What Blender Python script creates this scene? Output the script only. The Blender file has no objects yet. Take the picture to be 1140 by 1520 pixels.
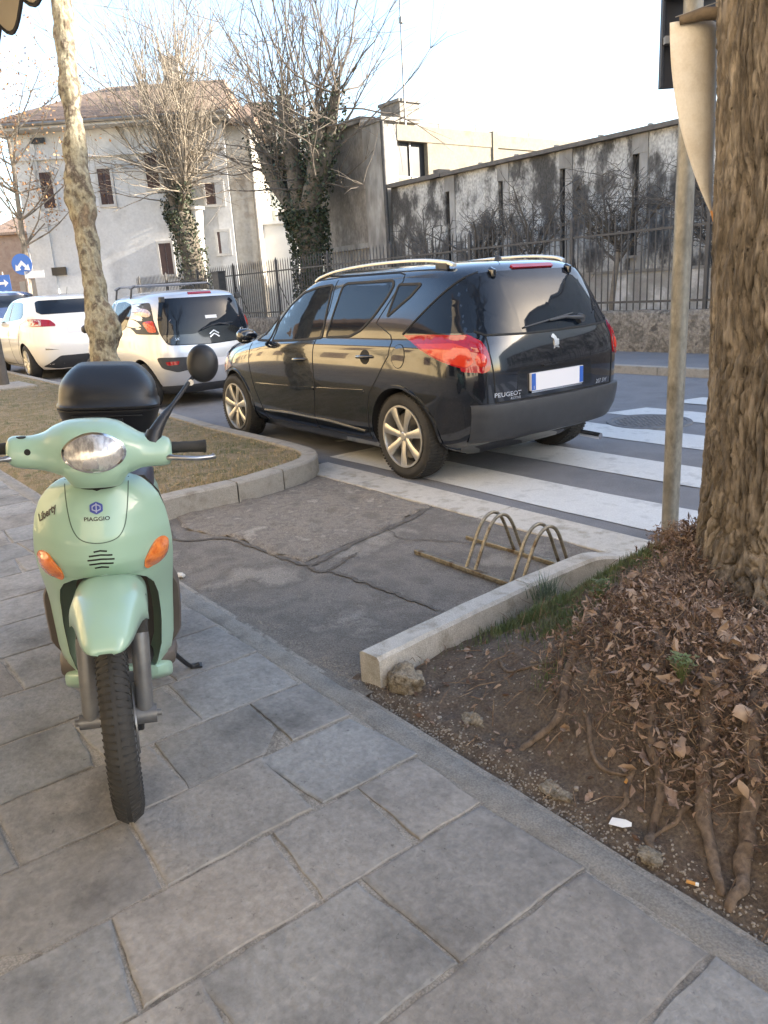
import bpy, bmesh, math, random
import numpy as np
from mathutils import Vector, Matrix, Euler, noise
from mathutils.bvhtree import BVHTree
from math import sin, cos, pi, radians, sqrt, atan2

# ------------------------------------------------------------------ camera, sky, sun
scene = bpy.context.scene
COL = scene.collection
CAM_H = 1.34
cam_d = bpy.data.cameras.new("camera")
cam = bpy.data.objects.new("camera", cam_d); COL.objects.link(cam)
c_r = Vector((0.61316673, 0.78765173, -0.06026039)); c_u = Vector((-0.18516656, 0.2174668, 0.95834312)); c_f = Vector((-0.76794525, 0.5764659, -0.27919017))
cam.matrix_world = Matrix(((c_r.x, c_u.x, -c_f.x, 0), (c_r.y, c_u.y, -c_f.y, 0), (c_r.z, c_u.z, -c_f.z, CAM_H), (0, 0, 0, 1)))
cam_d.sensor_fit = 'VERTICAL'; cam_d.sensor_height = 24.0
cam_d.lens = 1142.0 / 1520.0 * 24.0
cam_d.clip_start = 0.05; cam_d.clip_end = 2000
scene.camera = cam

SUN_EL, SUN_AZ = 21.0, 50.0            # azimuth from +X towards +Y (scene axes)
world = bpy.data.worlds.new("World"); scene.world = world; world.use_nodes = True
wn = world.node_tree.nodes; wl = world.node_tree.links
sky = wn.new('ShaderNodeTexSky'); sky.sky_type = 'NISHITA'; sky.sun_disc = False
sky.sun_elevation = radians(SUN_EL); sky.sun_rotation = radians(90 - SUN_AZ)
sky.air_density = 1.0; sky.dust_density = 1.6; sky.ozone_density = 1.0
wl.new(sky.outputs[0], wn['Background'].inputs[0]); wn['Background'].inputs[1].default_value = 0.118
sun_d = bpy.data.lights.new("sun", 'SUN'); sun_d.energy = 4.2; sun_d.angle = radians(0.6); sun_d.color = (1.0, 0.90, 0.76)
sun = bpy.data.objects.new("sun", sun_d); COL.objects.link(sun)
sdir = Vector((cos(radians(SUN_EL)) * cos(radians(SUN_AZ)), cos(radians(SUN_EL)) * sin(radians(SUN_AZ)), sin(radians(SUN_EL))))
sun.rotation_euler = sdir.to_track_quat('Z', 'Y').to_euler(); sun.location = (10, 10, 30)
vs = scene.view_settings; vs.view_transform = 'Standard'; vs.look = 'None'; vs.gamma = 1; vs.exposure = 2.42
scene.cycles.max_bounces = 7; scene.cycles.diffuse_bounces = 4; scene.cycles.use_denoising = True
scene.cycles.sample_clamp_indirect = 6

# ------------------------------------------------------------------ helpers
R = random.Random(11)
def V(*a): return Vector(a)
def nz(x, y, z=0.0, s=1.0): return noise.noise(Vector((x * s, y * s, z * s)))
def fr(x, y, z=0.0, s=1.0, o=4): return noise.fractal(Vector((x * s, y * s, z * s)), 0.8, 2.1, o)
def sstep(a, b, x):
    t = min(1, max(0, (x - a) / (b - a))); return t * t * (3 - 2 * t)
def pchip(xs, ys, x):
    xs = np.array(xs, float); ys = np.array(ys, float); h = np.diff(xs); d = np.diff(ys) / h
    m = np.zeros(len(xs)); m[0] = d[0]; m[-1] = d[-1]
    for i in range(1, len(xs) - 1):
        if d[i-1] * d[i] > 0:
            w1 = 2 * h[i] + h[i-1]; w2 = h[i] + 2 * h[i-1]; m[i] = (w1 + w2) / (w1 / d[i-1] + w2 / d[i])
    x = min(max(x, xs[0]), xs[-1]); i = min(int(np.searchsorted(xs, x, side='right')) - 1, len(xs) - 2); i = max(i, 0)
    t = (x - xs[i]) / h[i]
    return float((2*t**3-3*t**2+1)*ys[i] + (t**3-2*t**2+t)*h[i]*m[i] + (-2*t**3+3*t**2)*ys[i+1] + (t**3-t**2)*h[i]*m[i+1])

MATS = {}
def mat(name, base, rough=.6, metal=0., coat=0., spec=.5, var=None, scale=4., bump=0., bscale=60., stretch=(1, 1, 1), fine=.0, fscale=150., attr=None, trans=0., ramp=(.35, .65), bstretch=None, alpha=1., rvar=0., coatr=.05, ior=1.5, specks=0.):
    if name in MATS: return MATS[name]
    m = bpy.data.materials.new(name); m.use_nodes = True; nt = m.node_tree; N = nt.nodes; Lk = nt.links
    b = N['Principled BSDF']; b.inputs['Base Color'].default_value = (*base, 1)
    b.inputs['Roughness'].default_value = rough; b.inputs['Metallic'].default_value = metal
    b.inputs['Coat Weight'].default_value = coat; b.inputs['Coat Roughness'].default_value = coatr; b.inputs['Specular IOR Level'].default_value = spec
    b.inputs['Transmission Weight'].default_value = trans; b.inputs['IOR'].default_value = ior; b.inputs['Alpha'].default_value = alpha
    tc = N.new('ShaderNodeTexCoord'); mp = N.new('ShaderNodeMapping'); mp.inputs['Scale'].default_value = stretch
    Lk.new(tc.outputs['Object'], mp.inputs[0]); col = None
    if var:
        n1 = N.new('ShaderNodeTexNoise'); n1.inputs['Scale'].default_value = scale; n1.inputs['Detail'].default_value = 9; n1.inputs['Roughness'].default_value = .62
        Lk.new(mp.outputs[0], n1.inputs['Vector'])
        cr = N.new('ShaderNodeValToRGB'); cols = [base] + list(var); e = cr.color_ramp.elements
        e[0].position = ramp[0]; e[0].color = (*cols[0], 1); e[1].position = ramp[1]; e[1].color = (*cols[-1], 1)
        for i, c in enumerate(cols[1:-1]):
            q = e.new(ramp[0] + (ramp[1] - ramp[0]) * (i + 1) / (len(cols) - 1)); q.color = (*c, 1)
        Lk.new(n1.outputs[0], cr.inputs[0]); col = cr.outputs[0]
        if rvar:
            mr = N.new('ShaderNodeMapRange'); mr.inputs['To Min'].default_value = rough - rvar; mr.inputs['To Max'].default_value = rough + rvar
            mr.inputs['From Min'].default_value = .3; mr.inputs['From Max'].default_value = .7
            Lk.new(n1.outputs[0], mr.inputs[0]); Lk.new(mr.outputs[0], b.inputs['Roughness'])
    def mulc(col, fac_sock, lo, hi):
        mr = N.new('ShaderNodeMapRange'); mr.inputs['From Min'].default_value = .25; mr.inputs['From Max'].default_value = .75
        mr.inputs['To Min'].default_value = lo; mr.inputs['To Max'].default_value = hi; Lk.new(fac_sock, mr.inputs[0])
        mx = N.new('ShaderNodeMix'); mx.data_type = 'RGBA'; mx.blend_type = 'MULTIPLY'; mx.inputs[0].default_value = 1
        if col is None: mx.inputs[6].default_value = (*base, 1)
        else: Lk.new(col, mx.inputs[6])
        Lk.new(mr.outputs[0], mx.inputs[7]); return mx.outputs[2]
    if fine:
        n2 = N.new('ShaderNodeTexNoise'); n2.inputs['Scale'].default_value = fscale; n2.inputs['Detail'].default_value = 4
        Lk.new(mp.outputs[0], n2.inputs['Vector']); col = mulc(col, n2.outputs[0], 1 - fine, 1 + fine)
    if specks:
        n4 = N.new('ShaderNodeTexNoise'); n4.inputs['Scale'].default_value = 42; n4.inputs['Detail'].default_value = 5; n4.inputs['Roughness'].default_value = .7
        Lk.new(tc.outputs['Object'], n4.inputs['Vector'])
        m4 = N.new('ShaderNodeMapRange'); m4.inputs['From Min'].default_value = .63; m4.inputs['From Max'].default_value = .72; m4.inputs['To Min'].default_value = 1; m4.inputs['To Max'].default_value = 1 - specks
        Lk.new(n4.outputs[0], m4.inputs[0]); mx = N.new('ShaderNodeMix'); mx.data_type = 'RGBA'; mx.blend_type = 'MULTIPLY'; mx.inputs[0].default_value = 1
        if col is None: mx.inputs[6].default_value = (*base, 1)
        else: Lk.new(col, mx.inputs[6])
        Lk.new(m4.outputs[0], mx.inputs[7]); col = mx.outputs[2]
    if attr:
        at = N.new('ShaderNodeAttribute'); at.attribute_name = attr
        mx = N.new('ShaderNodeMix'); mx.data_type = 'RGBA'; mx.blend_type = 'MULTIPLY'; mx.inputs[0].default_value = 1
        if col is None: mx.inputs[6].default_value = (*base, 1)
        else: Lk.new(col, mx.inputs[6])
        Lk.new(at.outputs['Color'], mx.inputs[7]); col = mx.outputs[2]
    if col is not None: Lk.new(col, b.inputs['Base Color'])
    if bump:
        n3 = N.new('ShaderNodeTexNoise'); n3.inputs['Scale'].default_value = bscale; n3.inputs['Detail'].default_value = 8; n3.inputs['Roughness'].default_value = .65
        if bstretch:
            mp2 = N.new('ShaderNodeMapping'); mp2.inputs['Scale'].default_value = bstretch; Lk.new(tc.outputs['Object'], mp2.inputs[0]); Lk.new(mp2.outputs[0], n3.inputs['Vector'])
        else: Lk.new(mp.outputs[0], n3.inputs['Vector'])
        bm = N.new('ShaderNodeBump'); bm.inputs['Strength'].default_value = 1; bm.inputs['Distance'].default_value = bump
        Lk.new(n3.outputs[0], bm.inputs['Height']); Lk.new(bm.outputs[0], b.inputs['Normal'])
    MATS[name] = m; return m

class MB:
    """collects faces; build() links them as one mesh object"""
    def __init__(s): s.v = []; s.f = []; s.mi = []; s.col = None
    def add(s, vs_, fs, mi=0):
        o = len(s.v); s.v += [tuple(q) for q in vs_]; s.f += [tuple(i + o for i in f) for f in fs]; s.mi += [mi] * len(fs); return o
    def box(s, x0, x1, y0, y1, z0, z1, mi=0, m=None):
        vs_ = [V(x, y, z) for z in (z0, z1) for y in (y0, y1) for x in (x0, x1)]
        if m is not None: vs_ = [m @ q for q in vs_]
        s.add(vs_, [(0, 2, 3, 1), (4, 5, 7, 6), (0, 1, 5, 4), (2, 6, 7, 3), (0, 4, 6, 2), (1, 3, 7, 5)], mi)
    def obox(s, c, ax, half, mi=0):
        """oriented box: centre, rotation matrix columns, half sizes"""
        vs_ = [Vector(c) + ax @ V(i * half[0], j * half[1], k * half[2]) for k in (-1, 1) for j in (-1, 1) for i in (-1, 1)]
        s.add(vs_, [(0, 2, 3, 1), (4, 5, 7, 6), (0, 1, 5, 4), (2, 6, 7, 3), (0, 4, 6, 2), (1, 3, 7, 5)], mi)
    def tube(s, pts, rad, n=8, cap=True, mi=0, jit=0., sx=1., sy=1.):
        pts = [Vector(p) for p in pts]; k = len(pts)
        if not hasattr(rad, '__len__'): rad = [rad] * k
        up = V(0, 0, 1); t0 = (pts[1] - pts[0]).normalized()
        if abs(t0.z) > .9: up = V(1, 0, 0)
        a = t0.cross(up).normalized(); rings = []
        for i, p in enumerate(pts):
            t = (pts[min(i + 1, k - 1)] - pts[max(i - 1, 0)]).normalized()
            a = (a - t * a.dot(t)).normalized(); b = t.cross(a)
            for j in range(n):
                an = 2 * pi * j / n; r = rad[i] * (1 + (jit * R.uniform(-1, 1) if jit else 0))
                rings.append(p + a * (cos(an) * r * sx) + b * (sin(an) * r * sy))
        fs = [(i * n + j, i * n + (j + 1) % n, (i + 1) * n + (j + 1) % n, (i + 1) * n + j) for i in range(k - 1) for j in range(n)]
        if cap: fs += [tuple(range(n - 1, -1, -1)), tuple((k - 1) * n + j for j in range(n))]
        s.add(rings, fs, mi)
    def lathe(s, prof, c=(0, 0, 0), axis='y', n=32, mi=0, closed=False):
        """prof: list of (radius, along)"""
        vs_ = []; c = Vector(c); k = len(prof)
        for (r, h) in prof:
            for j in range(n):
                a = 2 * pi * j / n
                q = V(r * cos(a), h, r * sin(a)) if axis == 'y' else (V(r * cos(a), r * sin(a), h) if axis == 'z' else V(h, r * cos(a), r * sin(a)))
                vs_.append(c + q)
        fs = [(i * n + j, i * n + (j + 1) % n, ((i + 1) % k) * n + (j + 1) % n, ((i + 1) % k) * n + j) for i in range(k if closed else k - 1) for j in range(n)]
        if axis == 'z': pass
        s.add(vs_, fs, mi)
    def loft(s, loops, cap=True, mi=0, closed=True):
        n = len(loops[0]); vs_ = [q for l in loops for q in l]; k = len(loops)
        fs = [(i * n + j, i * n + (j + 1) % n, (i + 1) * n + (j + 1) % n, (i + 1) * n + j) for i in range(k - 1) for j in range(n if closed else n - 1)]
        if cap: fs += [tuple(range(n - 1, -1, -1)), tuple((k - 1) * n + j for j in range(n))]
        s.add(vs_, fs, mi)
    def prism(s, poly, z0, z1, mi=0):
        n = len(poly); vs_ = [V(p[0], p[1], z0) for p in poly] + [V(p[0], p[1], z1) for p in poly]
        s.add(vs_, [tuple(range(n - 1, -1, -1)), tuple(range(n, 2 * n))] + [(i, (i + 1) % n, n + (i + 1) % n, n + i) for i in range(n)], mi)
    def mesh(s, name, mats):
        me = bpy.data.meshes.new(name); me.from_pydata(s.v, [], s.f)
        for m in (mats if isinstance(mats, (list, tuple)) else [mats]): me.materials.append(m)
        me.polygons.foreach_set('material_index', s.mi); me.update(); return me
    def build(s, name, mats, parent=None, smooth=None, bevel=0, fixn=True, loc=None):
        me = s.mesh(name, mats)
        if fixn:
            bm = bmesh.new(); bm.from_mesh(me); bmesh.ops.recalc_face_normals(bm, faces=bm.faces); bm.to_mesh(me); bm.free()
        return link(name, me, parent, smooth, bevel, loc)
def link(name, me, parent=None, smooth=None, bevel=0, loc=None):
    o = bpy.data.objects.new(name, me); COL.objects.link(o)
    if parent is not None: o.parent = parent
    if loc is not None: o.location = loc
    if smooth is not None:
        me.polygons.foreach_set('use_smooth', [True] * len(me.polygons)); me.set_sharp_from_angle(angle=radians(smooth))
    if bevel:
        b = o.modifiers.new('b', 'BEVEL'); b.width = bevel; b.segments = 2; b.limit_method = 'ANGLE'; b.angle_limit = radians(40)
    return o
def tag(o, label=None, cat=None, group=None, kind=None):
    if label: o['label'] = label
    if cat: o['category'] = cat
    if group: o['group'] = group
    if kind: o['kind'] = kind
    return o
def empty(name, loc, rot=(0, 0, 0), label=None, cat=None, group=None):
    o = bpy.data.objects.new(name, None); COL.objects.link(o); o.location = loc; o.rotation_euler = rot; o.empty_display_size = .2
    return tag(o, label, cat, group)
def struct(o): o['kind'] = 'structure'; return o

def catmull(pts, n=6):
    pts = [Vector(p) for p in pts]; out = []
    P = [2 * pts[0] - pts[1]] + pts + [2 * pts[-1] - pts[-2]]
    for i in range(1, len(P) - 2):
        for k in range(n):
            t = k / n; a, b, c, d = P[i-1], P[i], P[i+1], P[i+2]
            out.append(.5 * ((2*b) + (-a+c)*t + (2*a-5*b+4*c-d)*t*t + (-a+3*b-3*c+d)*t**3))
    out.append(pts[-1].copy()); return out
def roundpoly(poly, r, n=4):
    out = []; k = len(poly)
    for i in range(k):
        p = Vector(poly[i][:2]); a = Vector(poly[i-1][:2]); b = Vector(poly[(i+1) % k][:2]); rr = poly[i][2] if len(poly[i]) > 2 else r
        da = (a - p); db = (b - p); q = min(rr, da.length * .45, db.length * .45)
        A = p + da.normalized() * q; B = p + db.normalized() * q
        for j in range(n + 1):
            t = j / n; out.append(tuple((1-t)**2 * A + 2*t*(1-t) * p + t*t * B))
    return out
def ellpoly(cx, cz, a, b, rot=0, n=28, e=2.0):
    o = []
    for i in range(n):
        t = 2 * pi * i / n; x = a * abs(cos(t)) ** (2/e) * (1 if cos(t) >= 0 else -1); z = b * abs(sin(t)) ** (2/e) * (1 if sin(t) >= 0 else -1)
        o.append((cx + x * cos(rot) - z * sin(rot), cz + x * sin(rot) + z * cos(rot)))
    return o
def caster(bvh, axis, side):
    def f(u, v):
        if axis == 'y': o, d = V(u, side * 6, v), V(0, -side, 0)
        elif axis == 'x': o, d = V(side * 6, u, v), V(-side, 0, 0)
        else: o, d = V(u, v, 6), V(0, 0, -1)
        h, n, i, _ = bvh.ray_cast(o, d)
        if h is None:
            q = V(u, side * .9, v) if axis == 'y' else (V(side * .9, u, v) if axis == 'x' else V(u, v, 1.5))
            h, n, i, _ = bvh.find_nearest(q)
        if n.dot(d) > 0: n = -n
        return h, n
    return f
def decal(name, bvh, poly, axis, side, mat_, parent, off=.004, thick=.004, res=.03, smooth=35, bulge=0):
    """a thin fitted panel: 2D outline laid on the surface hit along an axis"""
    cast = caster(bvh, axis, side); bm = bmesh.new()
    vs_ = [bm.verts.new((p[0], p[1], 0)) for p in poly]
    f = bm.faces.new(vs_); bmesh.ops.triangulate(bm, faces=[f])
    xs = [p[0] for p in poly]; ys = [p[1] for p in poly]
    for k in range(int(min(xs) / res) - 1, int(max(xs) / res) + 2):
        bmesh.ops.bisect_plane(bm, geom=bm.verts[:] + bm.edges[:] + bm.faces[:], plane_co=(k * res, 0, 0), plane_no=(1, 0, 0))
    for k in range(int(min(ys) / res) - 1, int(max(ys) / res) + 2):
        bmesh.ops.bisect_plane(bm, geom=bm.verts[:] + bm.edges[:] + bm.faces[:], plane_co=(0, k * res, 0), plane_no=(0, 1, 0))
    bmesh.ops.remove_doubles(bm, verts=bm.verts, dist=1e-5)
    cx, cy = (min(xs) + max(xs)) / 2, (min(ys) + max(ys)) / 2; hx, hy = (max(xs) - min(xs)) / 2, (max(ys) - min(ys)) / 2
    nor = {}
    for v in bm.verts:
        u, w = v.co.x, v.co.y; h, n = cast(u, w)
        o = off + (bulge * max(0, 1 - ((u - cx) / hx) ** 2 - ((w - cy) / hy) ** 2) if bulge else 0)
        v.co = h + n * o; nor[v] = n.copy()
    be = [e for e in bm.edges if len(e.link_faces) == 1]; ring = {}
    for e in be:
        for v in e.verts:
            if v not in ring: ring[v] = bm.verts.new(v.co - nor[v] * (thick + off))
    for e in be:
        a, b = e.verts; bm.faces.new((a, b, ring[b], ring[a]))
    bmesh.ops.recalc_face_normals(bm, faces=bm.faces)
    me = bpy.data.meshes.new(name); bm.to_mesh(me); bm.free(); me.materials.append(mat_)
    # outward check
    o = link(name, me, parent, smooth)
    return o
def ribbon(name, bvh, lines, width, axis, side, mat_, parent, off=.0025, step=.02):
    """thin line(s) lying on a surface (panel gaps, mouldings)"""
    cast = caster(bvh, axis, side); mb = MB()
    for line in lines:
        pts = []
        for i in range(len(line) - 1):
            a, b = Vector(line[i][:2]), Vector(line[i+1][:2]); n = max(1, int((b - a).length / step))
            pts += [a.lerp(b, k / n) for k in range(n)]
        pts.append(Vector(line[-1][:2])); vs_ = []
        for i, p in enumerate(pts):
            t = pts[min(i + 1, len(pts) - 1)] - pts[max(i - 1, 0)]; t = t.normalized() if t.length > 1e-9 else V(1, 0); q = Vector((-t.y, t.x)) * width / 2
            for sg, of in ((1, 0), (1, off), (-1, off), (-1, 0)):
                h, n = cast(*(p + q * sg)); vs_.append(h + n * of)
        k = len(pts)
        mb.add(vs_, [(i*4+j, i*4+j+1, (i+1)*4+j+1, (i+1)*4+j) for i in range(k - 1) for j in range(3)])
    return mb.build(name, mat_, parent, fixn=True)
def textmesh(body, size, shear=0., bold=0.):
    cu = bpy.data.curves.new('t', 'FONT'); cu.body = body; cu.size = size; cu.align_x = 'CENTER'; cu.align_y = 'CENTER'; cu.shear = shear; cu.offset = bold
    cu.resolution_u = 3
    o = bpy.data.objects.new('t', cu); COL.objects.link(o); dg = bpy.context.evaluated_depsgraph_get(); me = bpy.data.meshes.new_from_object(o.evaluated_get(dg))
    bpy.data.objects.remove(o); bpy.data.curves.remove(cu); return me
def lettering(body, size, bvh, c, axis, side, mat_, parent, off=.004, shear=0., rot=0., bold=0., sx=1., flip=1, curve=None, label=None):
    me = textmesh(body, size, shear, bold); cast = caster(bvh, axis, side)
    me.name = 'lettering'
    for v in me.vertices:
        x, y = v.co.x * sx, v.co.y
        if curve: y += curve(x)
        x, y = x * cos(rot) - y * sin(rot), x * sin(rot) + y * cos(rot)
        h, n = cast(c[0] + flip * x, c[1] + y); v.co = h + n * off
    me.materials.clear(); me.materials.append(mat_)
    o = link('lettering', me, parent)
    return o
def copy_tree(o, parent=None):
    c = o.copy(); COL.objects.link(c)
    if parent is not None: c.parent = parent
    for ch in list(o.children): copy_tree(ch, c)
    return c
# ================================================================== GROUND
m_asph = mat('road_asphalt', (.145, .146, .155), .85, var=[(.19, .19, .20), (.16, .16, .17)], scale=1.3, fine=.35, fscale=220, bump=.006, bscale=260, rvar=.1)
m_apron = mat('apron_asphalt', (.155, .138, .12), .9, var=[(.225, .20, .172), (.16, .142, .123), (.29, .26, .222)], scale=2.6, fine=.5, fscale=170, bump=.012, bscale=170)
m_worn = mat('worn_asphalt', (.185, .16, .132), .92, var=[(.27, .235, .195), (.20, .173, .145), (.37, .325, .27)], scale=7, fine=.4, fscale=140, bump=.018, bscale=80, ramp=(.38, .66))
m_crack = mat('crack_dark', (.085, .075, .064), .95, var=[(.15, .13, .108)], scale=20, bump=.01)
m_conc = mat('kerb_concrete', (.26, .235, .20), .9, var=[(.33, .305, .265), (.21, .185, .155)], scale=9, fine=.3, fscale=260, bump=.006, bscale=140, ramp=(.3, .72))
m_pale = mat('pale_stone', (.42, .39, .34), .88, var=[(.50, .47, .42), (.33, .30, .25)], scale=8, fine=.25, fscale=240, bump=.005, bscale=120)
m_slab = mat('paving_stone', (.170, .166, .159), .8, var=[(.25, .241, .227), (.198, .192, .183), (.128, .125, .121)], scale=4.2, fine=.2, fscale=60, bump=.007, bscale=38, attr='tone', specks=.5, ramp=(.3, .7), rvar=.1)
m_mortar = mat('paving_mortar', (.27, .25, .22), .95, var=[(.34, .315, .28), (.18, .165, .145)], scale=14, fine=.35, fscale=200, bump=.012, bscale=110)
m_paint = mat('road_paint', (.50, .50, .49), .75, var=[(.55, .55, .535), (.28, .28, .28)], scale=5, fine=.14, fscale=120, bump=.003, bscale=200, ramp=(.3, .78))
m_soil = mat('soil', (.10, .072, .050), .97, var=[(.155, .118, .085), (.115, .083, .060), (.19, .15, .115)], scale=7, fine=.4, fscale=120, bump=.02, bscale=60)
m_turf = mat('dry_turf', (.27, .205, .13), .97, var=[(.19, .165, .08), (.31, .24, .155), (.14, .135, .06)], scale=3.5, fine=.4, fscale=110, bump=.03, bscale=60)
m_far = mat('far_ground', (.10, .095, .085), .95, var=[(.13, .125, .11)], scale=.3)
m_farpave = mat('far_pavement', (.16, .158, .165), .9, var=[(.20, .195, .20)], scale=1.2, fine=.3, fscale=120, bump=.006)

def sheet(name, x0, x1, y0, y1, z, m, nx=1, ny=1, f=None):
    mb = MB(); vs_ = []
    for j in range(ny + 1):
        for i in range(nx + 1):
            x = x0 + (x1 - x0) * i / nx; y = y0 + (y1 - y0) * j / ny; vs_.append((x, y, z + (f(x, y) if f else 0)))
    mb.add(vs_, [(j*(nx+1)+i, j*(nx+1)+i+1, (j+1)*(nx+1)+i+1, (j+1)*(nx+1)+i) for j in range(ny) for i in range(nx)])
    return mb.build(name, m, smooth=60, fixn=False)
struct(sheet('ground', -600, 600, -600, 600, -.06, m_far))
struct(sheet('road', -160, 60, 3.3, 9.2, 0, m_asph, 220, 12, lambda x, y: .006 * nz(x, y, 0, .8)))

# apron of the bay between the two beds, with a worn patch and cracks
struct(sheet('apron', -5.0, -1.95, 1.30, 3.06, .004, m_apron, 90, 60, lambda x, y: .010 * fr(x, y, 0, 1.6) + .004 * nz(x, y, 3, 9)))
ap_z = lambda x, y: .004 + .010 * fr(x, y, 0, 1.6) + .004 * nz(x, y, 3, 9)
worn = [(-4.62, 1.80), (-4.30, 1.72), (-3.97, 1.83), (-3.80, 1.86), (-3.67, 1.87), (-3.45, 1.86), (-3.24, 1.91), (-3.33, 2.23), (-3.43, 2.72), (-3.55, 3.03), (-4.70, 3.03), (-4.72, 2.9), (-4.62, 2.6), (-4.6, 2.24)]
bm = bmesh.new(); f = bm.faces.new([bm.verts.new((x, y, 0)) for x, y in worn]); bmesh.ops.triangulate(bm, faces=[f])
for k in range(-48, -31):
    for q in (0, 1, 2): bmesh.ops.bisect_plane(bm, geom=bm.verts[:] + bm.edges[:] + bm.faces[:], plane_co=(k * .1 + q * .033, 0, 0), plane_no=(1, 0, 0))
for k in range(17 * 3, 31 * 3): bmesh.ops.bisect_plane(bm, geom=bm.verts[:] + bm.edges[:] + bm.faces[:], plane_co=(0, k * .0333, 0), plane_no=(0, 1, 0))
bmesh.ops.remove_doubles(bm, verts=bm.verts, dist=1e-4)
bnd = [v for v in bm.verts if any(len(e.link_faces) == 1 for e in v.link_edges)]
for v in bm.verts:
    x, y = v.co.x, v.co.y; b = v in bnd
    if b and y < 3.0 and x > -4.55: v.co.x += .045 * nz(x, y, 2, 8); v.co.y += .045 * nz(x, y, 7, 9)
    v.co.z = ap_z(v.co.x, v.co.y) + (.002 if b else .014 + .012 * fr(x, y, 1, 7))
me = bpy.data.meshes.new('worn_patch'); bm.to_mesh(me); bm.free(); me.materials.append(m_worn)
struct(link('apron_patch', me, None, 60))
def crack(mb, pts, w, seed):
    P = catmull([V(x, y, 0) for x, y in pts], 14); vs_ = []
    for i, p in enumerate(P):
        t = (P[min(i+1, len(P)-1)] - P[max(i-1, 0)]).normalized(); q = V(-t.y, t.x, 0); off = .02 * nz(i * .35, seed); ww = w * (.55 + .9 * abs(nz(i * .5, seed + 9))) * min(1, (len(P) - i) / 8, (i + 1) / 4)
        for s in (-1, 1):
            c = p + q * (off + s * ww); vs_.append((c.x, c.y, ap_z(c.x, c.y) + .006 + (.012 if mb is None else 0)))
    mb.add(vs_, [(2*i, 2*i+1, 2*i+3, 2*i+2) for i in range(len(P) - 1)])
mb = MB()
crack(mb, [(-4.55, 1.70), (-4.14, 1.60), (-3.97, 1.80), (-3.67, 1.85), (-3.24, 1.88), (-3.21, 2.0), (-3.31, 2.25), (-3.41, 2.74), (-3.53, 3.03)], .018, 1)
crack(mb, [(-3.22, 1.9), (-3.06, 1.9), (-3.14, 2.1), (-3.18, 2.21)], .014, 5)
crack(mb, [(-3.06, 1.93), (-2.76, 1.97), (-2.51, 1.97), (-2.25, 1.98)], .016, 8)
crack(mb, [(-3.5, 2.62), (-3.2, 2.5), (-2.95, 2.62), (-2.7, 2.75)], .006, 14)
struct(mb.build('apron_cracks', m_crack, fixn=False))

# flush kerb strip of pale slabs
mb = MB(); xs = [-5.15, -4.36, -3.13, -2.05]
for a, b in zip(xs, xs[1:]): mb.box(a + .006, b - .006, 3.03, 3.325, -.05, .016)
o = struct(mb.build('kerb_strip', m_pale, bevel=.006))
for a, b, c in ((0, 0, 0),): pass
# kerb strip on the other side of the tree pit
mb = MB(); x = -2.04
while x < 8: mb.box(x + .006, x + 1.0, 3.03, 3.325, -.05, .016); x += 1.01
struct(mb.build('kerb_strip', m_pale, bevel=.006))

# zebra stripes
mb = MB()
def stripe(x0, x1, y0, y1, j0=0):
    n = 60; vs_ = []
    for i in range(n + 1):
        x = x0 + (x1 - x0) * i / n
        for y, s in ((y0, -1), (y1, 1)):
            vs_.append((x + j0 * (y - y0), y + s * .006 * nz(x, y, 4, 12), .0055 + .006 * nz(x, y, 0, .8)))
    mb.add(vs_, [(2*i, 2*i+2, 2*i+3, 2*i+1) for i in range(n)])
stripe(-5.35, 1.5, 3.48, 3.96); stripe(-5.05, 1.5, 4.42, 4.90); stripe(-4.95, 1.5, 5.42, 5.90); stripe(-4.75, 1.5, 6.42, 6.90, .3); stripe(-4.6, 1.5, 7.30, 7.72, .3)
struct(mb.build('zebra_crossing', m_paint, fixn=False))
mb = MB(); y = 3.95
mb.add([(-5.9, 3.9, .006), (-5.82, 3.9, .006), (-5.4, 4.9, .006), (-5.5, 4.9, .006)], [(0, 1, 2, 3)])
struct(mb.build('parking_line', m_paint, fixn=False))

# manhole cover
m_iron = mat('cast_iron', (.11, .11, .115), .8, var=[(.17, .17, .172)], scale=20, bump=.004, bscale=120)
mb = MB(); mb.lathe([(0.0001, .012), (.30, .012), (.305, .006), (.325, .006), (.33, .013), (.375, .013), (.385, .0)], (-4.12, 6.22, 0), 'z', 40)
for k in range(-5, 6):
    for j in range(-5, 6):
        if (k*k + j*j) * .0025 < .28 ** 2: mb.box(-4.12 + k*.05 - .016, -4.12 + k*.05 + .016, 6.22 + j*.05 - .016, 6.22 + j*.05 + .016, .012, .016)
tag(mb.build('manhole_cover', m_iron), 'round iron manhole cover between the zebra stripes', 'manhole cover')

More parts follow.
